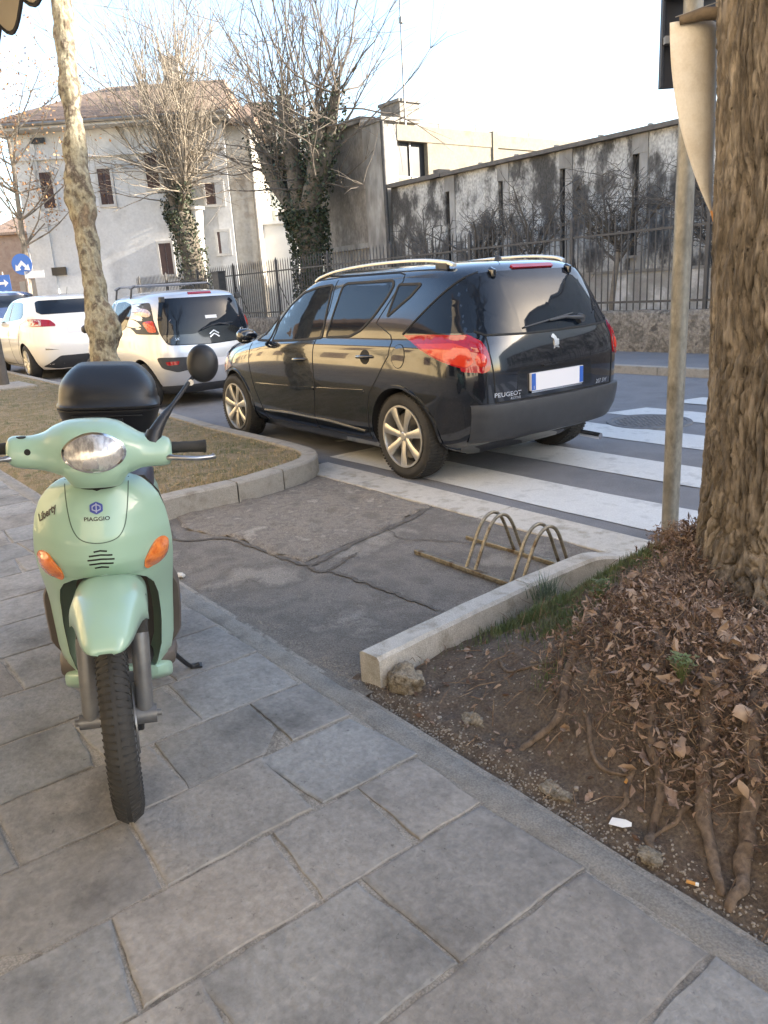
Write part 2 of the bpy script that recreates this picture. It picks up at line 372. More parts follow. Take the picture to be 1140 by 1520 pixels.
# sidewalk: mortar bed, real slabs in rows across, border strip
struct(sheet('sidewalk', -60, 6, -4.4, 1.33, .0055, m_mortar, 660, 60, lambda x, y: .0025 * nz(x, y, 0, 5)))
rows = [-1.0 + .31 * k for k in range(-3, 10)]
mb = MB(); tones = []; rr = random.Random(5)
rowx = [-.62, -.94, -1.27, -1.555, -1.87, -2.175]
x = -.62
while x < 2: x += .32; rowx.insert(0, x)
x = -2.175
while x > -26: x -= rr.uniform(.29, .36); rowx.append(x)
splits = {(-.94): [.40, .82], (-1.27): [.30, .72, 1.0], (-1.555): [.46, .88], (-1.87): [.20, .655, 1.0], (-.62): [.12, .60]}
for ri in range(len(rowx) - 1):
    xa, xb = rowx[ri], rowx[ri + 1]
    key = xa
    yend = 1.225; cuts = [yend]
    y = yend; fixed = None
    if key in splits: fixed = sorted([q for q in splits[key]], reverse=True)
    if fixed:
        cuts += fixed; y = fixed[-1]
    while y > -4.2:
        y -= rr.uniform(.28, .46); cuts.append(y)
    for a, b in zip(cuts, cuts[1:]):
        if a - b < .1: continue
        g = lambda: rr.uniform(.0015, .0065)
        sk = rr.uniform(-.018, .018)
        c = [V(xb + g(), b + g() + sk, 0), V(xa - g(), b + g() - sk, 0), V(xa - g(), a - g() - sk, 0), V(xb + g(), a - g() + sk, 0)]
        if rr.random() < .12: # chipped corner
            k = rr.randrange(4); p = c[k]; s1 = rr.uniform(.04, .11); s2 = rr.uniform(.04, .11)
            c[k:k+1] = [p.lerp(c[k-1], s1 / (p - c[k-1]).length), p.lerp(c[(k+1) % 4], s2 / (p - c[(k+1) % 4]).length)]
        P = []; sd = rr.uniform(0, 90)
        for i in range(len(c)):
            p, q = c[i], c[(i+1) % len(c)]; L = (q - p).length; n = max(2, int(L / .035)); t = (q - p).normalized(); nn = V(t.y, -t.x, 0)
            if L > .12: P += [p.lerp(q, .10 * .3)] if False else []
            for j in range(n):
                e = p.lerp(q, j / n) + nn * (.0065 * nz(p.x*3 + j * .45, sd, 1) - .002); P.append(e)
        ctr = sum(P, V(0, 0, 0)) / len(P); zt = .0095 + rr.uniform(-.001, .002); tl = (rr.uniform(-.004, .004), rr.uniform(-.004, .004))
        def zz(p, d=0): return zt - d + (p.x - ctr.x) * tl[0] * 2 + (p.y - ctr.y) * tl[1] * 2
        # corners rounded
        rin = [p.lerp(ctr, .022) for p in P]; rin2 = [p.lerp(ctr, .07) for p in P]
        n = len(P); vs_ = [V(p.x, p.y, -.004) for p in P] + [V(p.x, p.y, zz(p, .003)) for p in P] + [V(p.x, p.y, zz(p)) for p in rin] + [V(p.x, p.y, zz(p)) for p in rin2]
        fs = []
        for l in range(3): fs += [(l*n+i, l*n+(i+1) % n, (l+1)*n+(i+1) % n, (l+1)*n+i) for i in range(n)]
        fs.append(tuple(range(3*n, 4*n)))
        mb.add(vs_, fs); tn = rr.uniform(.82, 1.16); wm = rr.uniform(-.03, .05); tones += [(tn * (1 + wm), tn, tn * (1 - wm))] * len(vs_)
me = mb.mesh('slabs', m_slab); ca = me.color_attributes.new('tone', 'FLOAT_COLOR', 'POINT')
ca.data.foreach_set('color', [c for t in tones for c in (*t, 1)])
struct(link('paving_slabs', me, None, 40))
# border strip of the sidewalk
m_border = mat('border_cement', (.20, .19, .175), .92, var=[(.26, .245, .22), (.185, .172, .155)], scale=6, fine=.3, fscale=180, bump=.008, bscale=90)
mb = MB(); N_ = 600; vs_ = []
for i in range(N_ + 1):
    x = -26 + 28 * i / N_; e = .012 * fr(x, 0, 3, 4) + .006 * nz(x, 1, 0, 22)
    ins = 1.225 + .012 * fr(x, 0, 9, 3) - .03 * max(0, nz(x, 4, 0, 1.2)); z = .006 + .003 * nz(x, 0, 0, 3)
    vs_ += [(x, ins, .004), (x, ins + .012, z + .004), (x, 1.305 + e, z + .003), (x, 1.325 + e, z - .008), (x, 1.335 + e, -.05)]
mb.add(vs_, [(5*i+j, 5*i+j+1, 5*i+j+6, 5*i+j+5) for i in range(N_) for j in range(4)])
struct(mb.build('sidewalk_border', m_border, smooth=40))

# left bed: raised kerb and dry turf
kp = [(-4.60, 1.36), (-4.61, 1.74), (-4.60, 2.24), (-4.67, 2.60), (-4.78, 2.93), (-4.93, 3.10), (-5.16, 3.20), (-5.6, 3.24), (-7.0, 3.25), (-9.5, 3.42), (-13.0, 3.62), (-19.0, 3.78), (-30.0, 4.0), (-45, 4.2)]
def offset_line(pts, d):
    out = []
    for i, p in enumerate(pts):
        t = (Vector(pts[min(i+1, len(pts)-1)][:2]) - Vector(pts[max(i-1, 0)][:2])).normalized(); out.append(Vector(p[:2]) + Vector((-t.y, t.x)) * d)
    return out
dense = [p.to_2d() for p in catmull([V(x, y, 0) for x, y in kp[:8]], 8)] + [Vector(p) for p in kp[8:]]
outer = dense; inner = offset_line(dense, .125); topo = offset_line(dense, .012)
mb = MB(); acc = 0; start = 0; joints = [(-4.60, 2.24), (-4.67, 2.64), (-4.93, 3.12), (-5.9, 3.24)]
def kh(p): return .150 if p.y > 1.9 else .150 - .03 * (1.9 - p.y)
def seg(a, b):
    vs_ = []
    for i in range(a, b + 1):
        g = .006 if i == a else (-.006 if i == b else 0); j = 1 if i < b else -1; t = (outer[i + 1] - outer[i]).normalized() if i < len(outer) - 1 else (outer[i] - outer[i-1]).normalized()
        t3 = V(t.x, t.y, 0) * g; h_ = kh(outer[i])
        for (q, z) in ((outer[i], -.05), (outer[i], h_ - .014), (topo[i], h_), (inner[i], h_), (inner[i], -.05)): vs_.append(V(q.x, q.y, z) + t3)
    n = b - a + 1
    mb.add(vs_, [(5*i+j, 5*i+j+1, 5*i+j+6, 5*i+j+5) for i in range(n - 1) for j in range(4)] + [(0, 1, 2, 3, 4), tuple(5*(n-1)+j for j in range(5))])
cutidx = [0]
for J in joints: cutidx.append(min(range(len(dense)), key=lambda i: (dense[i] - Vector(J)).length))
cutidx += [len(dense) - 6 + k for k in range(0)]
for i in range(cutidx[-1] + 1, len(dense)):
    cutidx.append(i) if i >= 56 or i == len(dense) - 1 else None
cutidx = sorted(set(cutidx))
for a, b in zip(cutidx, cutidx[1:]): seg(a, b)
struct(mb.build('kerb', m_conc, smooth=30))
turf_z = lambda x, y: -.02 + .05 * sstep(1.30, 1.365, y) + .105 * sstep(1.35, 1.95, y) + .012 * fr(x, y, 0, 3)
def bed_lim(x):
    best = 1.36
    for p, q in zip(inner, inner[1:]):
        if min(p.x, q.x) <= x <= max(p.x, q.x) and abs(q.x - p.x) > 1e-6: best = max(best, p.y + (q.y - p.y) * (x - p.x) / (q.x - p.x))
    return best
mb = MB(); vs_ = []; nx, ny = 260, 26
for i in range(nx + 1):
    x = -4.705 - (i / nx) ** 1.6 * 39; lim = bed_lim(x) + .01 if i > 6 else bed_lim(min(x, -4.735)) + .01
    for j in range(ny + 1):
        y = 1.30 + (lim - 1.30) * j / ny; vs_.append((x, y, turf_z(x, y)))
mb.add(vs_, [(i*(ny+1)+j, i*(ny+1)+j+1, (i+1)*(ny+1)+j+1, (i+1)*(ny+1)+j) for i in range(nx) for j in range(ny)])
struct(mb.build('verge', m_turf, smooth=60))

# far side: kerb, pavement
mb = MB(); x = -120
while x < 40: mb.box(x + .004, x + .996, 9.2, 9.34, -.05, .11); x += 1
struct(mb.build('kerb', m_conc, bevel=.01))
struct(sheet('pavement', -120, 40, 9.34, 11.0, .10, m_farpave))
struct(sheet('courtyard', -60, 40, 11.3, 40, .02, m_far))

# right bed: soil mound
def mound(x, y):
    e = sstep(-2.0, -1.25, x)
    bank = .21 * sstep(-1.85, -1.10, x) * sstep(1.40, 1.78 + .30 * (1 - e), y) * (1 - .3 * sstep(2.8, 3.3, y)) - .105 * sstep(-1.5, -1.05, x) * sstep(1.85, 2.25, y)
    hump = .155 * math.exp(-((x + 1.66) / .34) ** 2 - ((y - 2.60) / .46) ** 2) + .07 * math.exp(-((x + 1.25) / .3) ** 2 - ((y - 2.0) / .3) ** 2)
    b = .07 * sstep(-2.05, -1.7, x) * sstep(1.36, 1.9, y)
    return -.012 + .026 * sstep(1.33, 1.40, y) + bank + hump * sstep(-2.05, -1.75, x) + b + (.018 * fr(x, y, 5, 3.5) + .009 * nz(x, y, 2, 16)) * sstep(1.32, 1.42, y)
mb = MB(); vs_ = []; nx, ny = 190, 110
for i in range(nx + 1):
    x = -2.08 + 3.7 * i / nx
    for j in range(ny + 1):
        y = 1.30 + 1.73 * j / ny; vs_.append((x, y, mound(x, y)))
mb.add(vs_, [(i*(ny+1)+j, (i+1)*(ny+1)+j, (i+1)*(ny+1)+j+1, i*(ny+1)+j+1) for i in range(nx) for j in range(ny)])
struct(mb.build('soil', m_soil, smooth=60, fixn=False))

# pale stone edging of the right bed
edge = [(-2.04, 1.385), (-2.075, 1.75), (-2.115, 2.243), (-2.116, 2.25), (-2.125, 2.7), (-2.10, 3.06)]
mb = MB()
for a, b in ((0, 2), (3, 5)):
    pts = catmull([V(x, y, 0) for x, y in edge[a:b+1]], 8); loops = []
    for i, p in enumerate(pts):
        t = (pts[min(i+1, len(pts)-1)] - pts[max(i-1, 0)]).normalized(); q = V(t.y, -t.x, 0); h_ = .125 + .004 * nz(p.y * 6, a) - .07 * sstep(2.65, 3.05, p.y)
        w = .10 + .004 * nz(p.y * 9, 3)
        loops.append([p - q * .0 + V(0, 0, -.05), p + V(0, 0, h_ - .01), p + q * .012 + V(0, 0, h_), p + q * (w - .012) + V(0, 0, h_), p + q * w + V(0, 0, h_ - .012), p + q * w + V(0, 0, -.05)])
    mb.loft(loops)
tag(mb.build('stone_edging', m_pale, smooth=35), 'pale stone edging between the asphalt bay and the soil bed', 'edging')
# ================================================================== BUILDINGS AND STREET FURNITURE
m_plaster = mat('grey_plaster', (.58, .585, .585), .93, var=[(.64, .645, .645), (.52, .52, .515)], scale=.8, fine=.08, fscale=12, bump=.004, bscale=40)
m_plaster2 = mat('worn_plaster', (.36, .33, .28), .93, var=[(.43, .41, .37), (.28, .24, .19)], scale=1.1, fine=.12, fscale=9, bump=.004)
m_trim = mat('white_trim', (.58, .57, .55), .9, var=[(.50, .49, .47)], scale=3, fine=.1)
m_shut = mat('brown_shutter', (.085, .055, .052), .75, var=[(.11, .072, .066)], scale=6, bump=.01, bscale=8, bstretch=(.01, .01, 22))
m_roof = mat('clay_tiles', (.20, .135, .10), .92, var=[(.26, .18, .13), (.14, .10, .08)], scale=5, fine=.3, fscale=20, bump=.05, bscale=6, bstretch=(9, 9, 1))
m_dark = mat('dark_opening', (.018, .019, .021), .35, var=[(.03, .032, .035)], scale=2)
m_greenw = mat('pale_green_wall', (.44, .48, .44), .92, var=[(.50, .53, .50)], scale=1.2, fine=.08)
m_whitew = mat('white_wall', (.62, .62, .60), .9, var=[(.55, .55, .54)], scale=1.5, fine=.08)
m_yel = mat('yellow_plaster', (.66, .51, .28), .92, var=[(.72, .57, .34), (.58, .45, .25)], scale=.7, fine=.07, fscale=10)
m_beige = mat('beige_plaster', (.62, .53, .40), .92, var=[(.68, .59, .46)], scale=.7, fine=.07, fscale=10)
m_pipe = mat('drain_metal', (.20, .19, .18), .5, metal=.6, var=[(.28, .27, .25)], scale=6)
m_oldc = mat('stained_concrete', (.40, .385, .35), .93, var=[(.32, .30, .27), (.21, .195, .175), (.38, .365, .33)], scale=1.8, fine=.22, fscale=22, bump=.01, bscale=30, ramp=(.32, .72), stretch=(1, 1, .55))
m_cream = mat('cream_concrete', (.20, .178, .135), .93, var=[(.24, .214, .165), (.145, .127, .095)], scale=1.6, fine=.14, fscale=16, bump=.005, bscale=30, ramp=(.3, .75))
m_mould = mat('mouldy_wall', (.50, .49, .46), .95, var=[(.37, .36, .335), (.13, .125, .118), (.07, .067, .063)], scale=2.1, fine=.45, fscale=26, bump=.02, bscale=34, ramp=(.40, .60), stretch=(1, 1, .6))
m_pier = mat('pier_concrete', (.42, .41, .39), .93, var=[(.29, .28, .26), (.20, .19, .175)], scale=3, fine=.2, fscale=24, bump=.01, stretch=(1, 1, .4))
m_base = mat('wall_base', (.66, .66, .66), .93, var=[(.38, .38, .37), (.30, .29, .28)], scale=2.5, fine=.1, fscale=30)
m_rubble = mat('rubble_wall', (.25, .22, .18), .95, var=[(.13, .115, .095), (.27, .24, .20), (.09, .08, .068)], scale=4.5, fine=.4, fscale=22, bump=.05, bscale=11, ramp=(.34, .66))
m_fence = mat('fence_iron', (.05, .05, .052), .6, metal=.2, var=[(.085, .08, .075)], scale=9)
m_galv = mat('galvanised_pole', (.17, .158, .135), .55, metal=.4, var=[(.26, .245, .21), (.12, .11, .092)], scale=9, fine=.18, fscale=60, bump=.001, bscale=80, stretch=(1, 1, .5))
m_boardw = mat('old_boards', (.30, .25, .19), .9, var=[(.36, .31, .25)], scale=3, fine=.15, bump=.02, bscale=5, bstretch=(3, 3, .05))

rh = V(.6143, .7891, 0); fh = V(-.7891, .6143, 0)
HM = Matrix(((rh.x, fh.x, 0, 0), (rh.y, fh.y, 0, 0), (0, 0, 1, 0), (0, 0, 0, 1)))   # house axes: along the front, away from the street, up
def hb(mb, x0, x1, d0, d1, z0, z1): mb.box(x0, x1, d0, d1, z0, z1, m=HM)
def hwin(parent, x0, x1, z0, z1, d, frame=m_trim, pane=m_shut, slats=False):
    mb = MB(); t = .09
    for a in ((x0 - t, x1 + t, z1, z1 + t), (x0 - t, x1 + t, z0 - t, z0), (x0 - t, x0, z0, z1), (x1, x1 + t, z0, z1)): hb(mb, a[0], a[1], d - .05, d + .03, a[2], a[3])
    w = mb.build('window', frame, parent)
    mb = MB(); xm = (x0 + x1) / 2
    for a, b in ((x0, xm - .01), (xm + .01, x1)):
        hb(mb, a, b, d - .02, d + .02, z0, z1)
        if slats:
            n = int((z1 - z0) / .09)
            for k in range(n): hb(mb, a + .05, b - .05, d - .045, d - .021, z0 + .05 + k * .09, z0 + .11 + k * .09)
    mb.build('shutter', pane, w)

H = empty('house', tuple(fh * 30), label='two storey grey plaster house with a hipped tile roof and brown shutters', cat='house')
Hinv = lambda: None
H.location = (0, 0, 0)
mb = MB(); hb(mb, -12.9, -5.4, 30, 39, 0, 7.35); hb(mb, -12.95, -12.15, 29.93, 29.999, 0, 7.3); hb(mb, -13.0, -5.35, 29.86, 29.999, 6.45, 6.6); hb(mb, -5.9, -5.38, 29.95, 29.999, 0, 7.3); mb.build('wall', m_plaster, H)
mb = MB(); hb(mb, -5.397, -4.45, 30.15, 38, 0, 7.2); mb.build('side_wing', m_plaster2, H)
# hipped roof
def roofmesh(x0, x1, d0, d1, ze, zr, rx0, rx1, th=.14):
    dm = (d0 + d1) / 2; P = [(x0, d0, ze), (x1, d0, ze), (x1, d1, ze), (x0, d1, ze), (rx0, dm, zr), (rx1, dm, zr)]
    P = [HM @ V(*p) for p in P]; Q = [p - V(0, 0, th) for p in P[:4]]
    mb = MB(); mb.add(P + Q, [(0, 1, 5, 4), (2, 3, 4, 5), (3, 0, 4), (1, 2, 5), (0, 6, 7, 1), (1, 7, 8, 2), (2, 8, 9, 3), (3, 9, 6, 0), (6, 9, 8, 7)]); return mb
rf = roofmesh(-13.55, -5.0, 29.3, 39.7, 7.62, 9.75, -10.6, -5.9).build('roof', m_roof, H)
mb = MB(); hb(mb, -13.5, -5.05, 29.35, 39.6, 7.36, 7.47); mb.build('eaves', m_trim, rf)
roofmesh(-5.1, -4.2, 29.7, 38.5, 7.35, 8.75, -5.05, -4.25).build('roof', m_roof, H)
mb = MB(); hb(mb, -8.1, -7.5, 33.5, 34.2, 8.3, 10.3); hb(mb, -8.2, -7.4, 33.4, 34.3, 10.3, 10.42); mb.build('chimney', m_plaster2, rf)
for x0, x1, z0, z1 in ((-12.20, -11.72, 4.85, 6.05), (-10.05, -9.6, 4.85, 6.05), (-8.3, -7.85, 5.3, 6.5), (-6.25, -5.65, 4.62, 5.35), (-6.0, -5.6, 2.92, 3.67), (-8.2, -7.75, 2.3, 3.4)):
    hwin(H, x0, x1, z0, z1, 29.98, slats=z1 > 5.9)
for x0, x1, z0, z1 in ((-12.27, -11.74, 2.52, 2.80), (-12.22, -11.74, 7.0, 7.18)):
    mb = MB(); hb(mb, x0, x1, 29.9, 29.97, z0, z1); mb.build('vent', m_dark, H)
mb = MB(); P = [HM @ V(-4.5, 30.08, z) for z in (0, 3.5, 7.1)]; mb.tube(P, .06, 8); mb.tube([HM @ V(-13.5, 29.28, 7.5), HM @ V(-5.0, 29.28, 7.5)], .07, 8); mb.build('drainpipe', m_pipe, H)
mb = MB(); mb.tube([HM @ V(-6.62, 29.2, 0), HM @ V(-6.55, 29.2, 3.5), HM @ V(-6.5, 29.3, 4.4)], .22, 12); mb.lathe([(.0, 4.4), (.3, 4.4), (.28, 4.5), (0, 4.5)], HM @ V(-6.5, 29.3, 0), 'z', 12)
tag(mb.build('vent_pipe', m_trim, smooth=40), 'pale upright vent pipe in front of the grey plaster house', 'pipe')

G_ = empty('apartment_building', (0, 0, 0), label='pale green building with a flat roof between the grey house and the concrete building', cat='building')
mb = MB(); hb(mb, -4.9, -1.9, 34, 46, 0, 7.9); mb.build('wall', m_greenw, G_)
mb = MB(); hb(mb, -5.0, -1.8, 33.8, 46.1, 7.9, 8.05); mb.build('roof', m_trim, G_)
for k in range(2):
    for j in range(2): hwin(G_, -4.2 + k * 1.2, -3.7 + k * 1.2, 3.3 + j * 2.2, 4.6 + j * 2.2, 33.97, pane=m_dark)
mb = MB(); hb(mb, -4.6, -3.2, 31, 33.7, 0, 3.9); hb(mb, -4.65, -3.15, 30.9, 33.75, 3.9, 4.02)
tag(mb.build('shed', m_whitew), 'low white lean-to with a flat top below the pale green building', 'shed')
# far-left brick house
B2 = empty('brick_house', (0, 0, 0), label='small brown house at the far left behind the road signs', cat='house')
mb = MB(); hb(mb, -21.9, -17.5, 46, 52, 0, 5.6); mb.build('wall', mat('brown_brick', (.30, .20, .145), .93, var=[(.38, .27, .2)], scale=5, fine=.2), B2)
roofmesh(-22.2, -17.3, 45.7, 52.3, 5.6, 7.0, -21, -18.5).build('roof', m_roof, B2)
hwin(B2, -19.9, -19.2, 3.2, 4.6, 45.97)

# concrete building with corner pier and sunlit side
Cb = empty('concrete_building', (0, 0, 0), label='weathered concrete building with a corner pier, roof block and sunlit side wall', cat='building')
mb = MB(); mb.box(-20.25, -17.78, 13.52, 24, 0, 5.55); mb.build('wall', m_oldc, Cb)
mb = MB(); mb.box(-20.3, -17.78, 13.44, 13.518, 2.42, 2.56); mb.build('string_course', m_pier, Cb)
mb = MB(); mb.box(-17.777, -16.95, 13.40, 13.9, 0, 5.42); mb.build('corner_pier', m_pier, Cb)
mb = MB(); mb.box(-20.35, -17.8, 13.38, 24.2, 5.55, 5.70); mb.box(-17.79, -16.86, 13.35, 13.95, 5.42, 5.52); mb.build('parapet', m_oldc, Cb)
mb = MB(); mb.box(-17.95, -17.15, 14.2, 14.9, 5.5, 5.98); mb.box(-18.0, -17.1, 14.15, 14.95, 5.98, 6.05); mb.build('roof_block', m_oldc, Cb)
mb = MB()
mb.box(-17.6, -16.93, 13.902, 17.4, 5.0, 5.38); mb.box(-17.6, -16.95, 13.902, 17.4, 0, 4.1); mb.box(-17.6, -16.95, 14.95, 17.4, 4.1, 5.0)
mb.box(-17.5, -16.9, 17.402, 17.6, 0, 5.42)
mb.box(-17.6, -16.96, 17.602, 24, 0, 5.0); mb.box(-17.6, -16.92, 17.602, 24, 5.0, 5.34)
mb.build('side_wall', m_cream, Cb)
mb = MB(); mb.box(-17.4, -17.1, 13.93, 14.95, 4.1, 4.998); mb.build('window', m_dark, Cb)
mb = MB(); mb.box(-17.098, -17.06, 14.4, 14.45, 4.1, 4.998); mb.box(-17.098, -17.06, 13.93, 14.95, 4.1, 4.16); mb.build('window_frame', m_pipe, Cb)
mb = MB(); mb.tube([V(-16.86, 13.36, 0), V(-16.86, 13.36, 5.4)], .055, 10); mb.build('drainpipe', m_fence, Cb, smooth=40)
mb = MB(); mb.tube([V(-17.05, 14.3, 5.4), V(-17.0, 14.3, 12)], .030, 6); mb.box(-17.06, -16.94, 14.25, 14.35, 7.75, 7.88)
for k in range(5): mb.tube([V(-17.25 + k * .02, 14.3, 10.2 + k * .2), V(-16.8 - k * .02, 14.3, 10.2 + k * .2)], .006, 4)
tag(mb.build('antenna_mast', m_pipe), 'thin antenna mast on the roof of the concrete building', 'antenna')
mb = MB()
for y in (14.0, 15.4, 16.8, 19): mb.tube([V(-16.98, y, 5.38), V(-16.98, y, 5.56)], .012, 5)
mb.tube([V(-16.98, 13.9, 5.55), V(-16.98, 24, 5.52)], .006, 5); mb.build('roof_cable', m_pipe, Cb)

# long mouldy wall building behind the railing
W = empty('long_hall', (0, 0, 0), label='long windowless hall wall with dark mould and narrow slot openings behind the railing', cat='building')
X0, X1 = -16.80, 14.0; zt = lambda x: 3.86 + .16 * sstep(-7, -17, -abs(x)) * (1 if x < -7 else 0) + .012 * max(0, -x - 7)
slots = [-14.63 + 1.745 * k for k in range(16)]
mb = MB(); mb.box(X0, X1, 13.62, 22, 0, 3.80); 
edges = [X0] + slots + [X1]
for a, b in zip(edges, edges[1:]):
    l = a + (.24 if a != X0 else 0); r = b - (.10 if b != X1 else 0)
    mb.box(l, r, 13.5, 13.617, 1.39, 3.80)
mb.build('wall', m_mould, W)
for s in slots:
    mb = MB(); mb.box(s - .10, s + .24, 13.47, 13.615, 3.46, 3.797); mb.box(s + .06, s + .238, 13.48, 13.615, 1.39, 3.4595); mb.build('pier', m_pier, W)
for s in slots[:11]:
    mb = MB(); mb.box(s - .098, s + .058, 13.60, 13.618, 1.66, 3.455); mb.build('slot_opening', m_dark, W)
for s in slots:
    mb = MB(); mb.box(s - .098, s + .058, 13.5, 13.615, 1.39, 1.603); mb.box(s - .16, s + .07, 13.44, 13.6, 1.602, 1.655); mb.build('sill', m_pier, W)
mb = MB(); mb.box(X0, X1, 13.40, 13.617, 0, 1.33); mb.build('base_band', m_base, W)
mb = MB(); mb.box(X0, X1, 13.38, 13.618, 1.332, 1.387); mb.build('ledge', m_pier, W)
mb = MB(); mb.box(X0, -14.85, 13.36, 22.1, 3.80, 3.90); mb.box(-14.849, X1, 13.36, 22.1, 3.80, 3.88); mb.box(-14.95, -14.75, 13.33, 13.7, 3.80, 3.97); mb.build('coping', mat('dark_coping', (.10, .09, .08), .9, var=[(.15, .135, .12)], scale=6), W)
for k in range(9):
    mb = MB(); x = -13.6 + k * 1.1 + .2 * nz(k, 3); mb.box(x, x + .06, 13.5, 13.6, 3.88, 3.94); mb.build('roof_clip', m_pipe, W)

# low rubble wall and iron railing
mb = MB(); n = 620; vs_ = []
for i in range(n + 1):
    x = -40 + 50 * i / n
    for (y, z) in ((11.0, 0.0), (10.97, .25), (10.98, .5), (11.0, .70), (11.03, .745), (11.27, .745), (11.3, .0)):
        d = .018 * fr(x, z, y, 5) if y < 11.02 else 0; vs_.append((x, y + d, z + (.01 * fr(x, 2, 0, 3) if z > .6 else 0)))
mb.add(vs_, [(7*i+j, 7*i+j+1, 7*i+j+8, 7*i+j+7) for i in range(n) for j in range(6)])
tag(mb.build('stone_wall', m_rubble, smooth=50), 'low rough stone wall carrying the iron railing across the road', 'wall')
F = empty('iron_railing', (0, 11.14, .74), label='dark iron railing of thin pointed bars on the low stone wall', cat='railing')
x = -34.0; k = 0
panel_me = None
while x < 4.5:
    if panel_me is None:
        mb = MB()
        for i in range(1, 20):
            xx = i * .125; mb.tube([V(xx, 0, .0), V(xx, 0, 1.46)], .012, 5, cap=False); mb.tube([V(xx, 0, 1.46), V(xx, 0, 1.54)], [.012, .001], 5)
        mb.box(.01, 2.49, -.016, .016, 1.20, 1.235); mb.box(.01, 2.49, -.016, .016, .12, .155); panel_me = mb.mesh('bars', m_fence)
        mb = MB(); mb.box(-.028, .028, -.028, .028, -.05, 1.50); mb.tube([V(0, 0, 1.5), V(0, 0, 1.58)], [.035, .002], 6); mb.tube([V(0, .03, .9), V(0, .42, -.0)], .012, 5); post_me = mb.mesh('post', m_fence)
    link('bars', panel_me, F, loc=(x, 0, 0)); link('post', post_me, F, loc=(x, 0, 0)); x += 2.5; k += 1
mb = MB(); x = -47
while x < -34.2: mb.box(x, x + .17, 11.3, 11.33, 0, 2.85 + .03 * nz(x, 2, 0, 3)); x += .18
mb.box(-47, -34.2, 11.331, 11.38, 2.4, 2.5)
tag(mb.build('board_fence', m_boardw), 'plain brown upright board fence beyond the white cars', 'fence')
mb = MB(); mb.box(-.22, .22, -.22, .22, 0, 2.6); mb.box(-.26, .26, -.26, .26, 2.6, 2.72); o = mb.build('gate_pillar', mat('dark_pier', (.12, .11, .10), .9, var=[(.17, .155, .14)], scale=5), bevel=.01, loc=(-33.9, 11.2, 0))
tag(o, 'dark square gate pillar between the board fence and the railing', 'pillar')

# houses on the near side of the street (seen in the paintwork and bouncing warm light)
Yb = empty('yellow_building', (0, 0, 0), label='long yellow plaster building on the near side of the street', cat='building')
mb = MB(); mb.box(-70, -5.6, -16, -3.55, 0, 6.0); mb.build('wall', m_yel, Yb)
mb = MB(); mb.box(-70.3, -5.5, -16.3, -3.2, 6.0, 6.2); mb.build('roof', m_roof, Yb)
for k in range(15):
    for z in (.9, 3.6):
        mb = MB(); x = -9.5 - k * 3.6; mb.box(x, x + 1.1, -3.56, -3.50, z, z + 1.3); mb.build('window', m_shut, Yb)
Pb = empty('arcade_building', (0, 0, 0), label='beige building with the shop awning behind the pavement', cat='building')
mb = MB(); mb.box(-5.55, 16, -16, -4.45, 0, 9.5); mb.build('wall', m_beige, Pb)
mb = MB(); mb.box(-5.6, 16, -16, -4.0, 9.5, 9.8); mb.build('roof', m_roof, Pb)
for k in range(5):
    mb = MB(); mb.box(-4.6 + k * 3.4, -3.1 + k * 3.4, -4.47, -4.40, .2, 2.6); mb.build('shop_window', m_dark, Pb)
# tall out-of-view block added beyond the hall to keep sun off the street
Tb = empty('shade_block', (0, 0, 0), label='unseen plain block added behind the hall to shade the street', cat='building')
mb = MB(); mb.box(-1.0, 46, 22.2, 40, 0, 12.2); mb.build('wall', m_plaster, Tb)
mb = MB(); mb.box(-1.3, 46, 21.9, 40.3, 12.2, 12.5); mb.build('roof', m_trim, Tb)

# awning
m_canvas = mat('awning_canvas', (.50, .43, .32), .9, var=[(.56, .49, .38)], scale=3)
Aw = empty('shop_awning', (-2.735, -4.51, 2.965), label='beige shop awning with a scalloped dark-edged valance, at the top left corner', cat='awning')
A_ = lambda x, y, z: V(x, y + 4.4, z - 3.0)
mb = MB(); L = 4.2; mb.add([A_(0, -4.4, 3.1), A_(L, -4.4, 3.1), A_(L, .78, 2.26), A_(0, .78, 2.26), A_(0, -4.4, 3.09), A_(L, -4.4, 3.09), A_(L, .78, 2.25), A_(0, .78, 2.25)], [(0, 1, 2, 3), (7, 6, 5, 4), (0, 3, 7, 4), (1, 5, 6, 2)])
mb.build('canopy', m_canvas, Aw)
def scallop(a, b, n, dpt=.045):
    out = []; dr = (b - a); m = n * 8
    for i in range(m + 1): out.append((a + dr * i / m, dpt * (1 - abs(sin(pi * i / 8))) ))
    return out
mb = MB(); mt = MB()
for (a, b, n) in ((A_(0, .785, 2.25), A_(L, .785, 2.25), 18), (A_(0, .78, 2.25), A_(0, -1.2, 2.57), 8)):
    S = scallop(a, b, n); vs_ = []; nrm = (b - a).normalized().cross(V(0, 0, 1)) * .002
    for p, d in S: vs_ += [p + nrm, p + V(0, 0, -.17 + d) + nrm, p + V(0, 0, -.17 + d) - nrm, p - nrm]
    k = len(S); mb.add(vs_, [(4*i+j, 4*i+j+1, 4*i+j+5, 4*i+j+4) for i in range(k - 1) for j in range(3)])
    mt.tube([p + V(0, 0, -.17 + d) for p, d in S], .0055, 6)
mb.build('valance', m_canvas, Aw, fixn=True); mt.build('piping', mat('awning_piping', (.03, .03, .035), .8), Aw)
mb = MB(); mb.tube([A_(.03, .74, 2.24), A_(L, .74, 2.24)], .018, 8); mb.tube([A_(.06, -4.4, 2.5), A_(.06, .7, 2.22)], .014, 8); mb.build('frame', m_pipe, Aw)

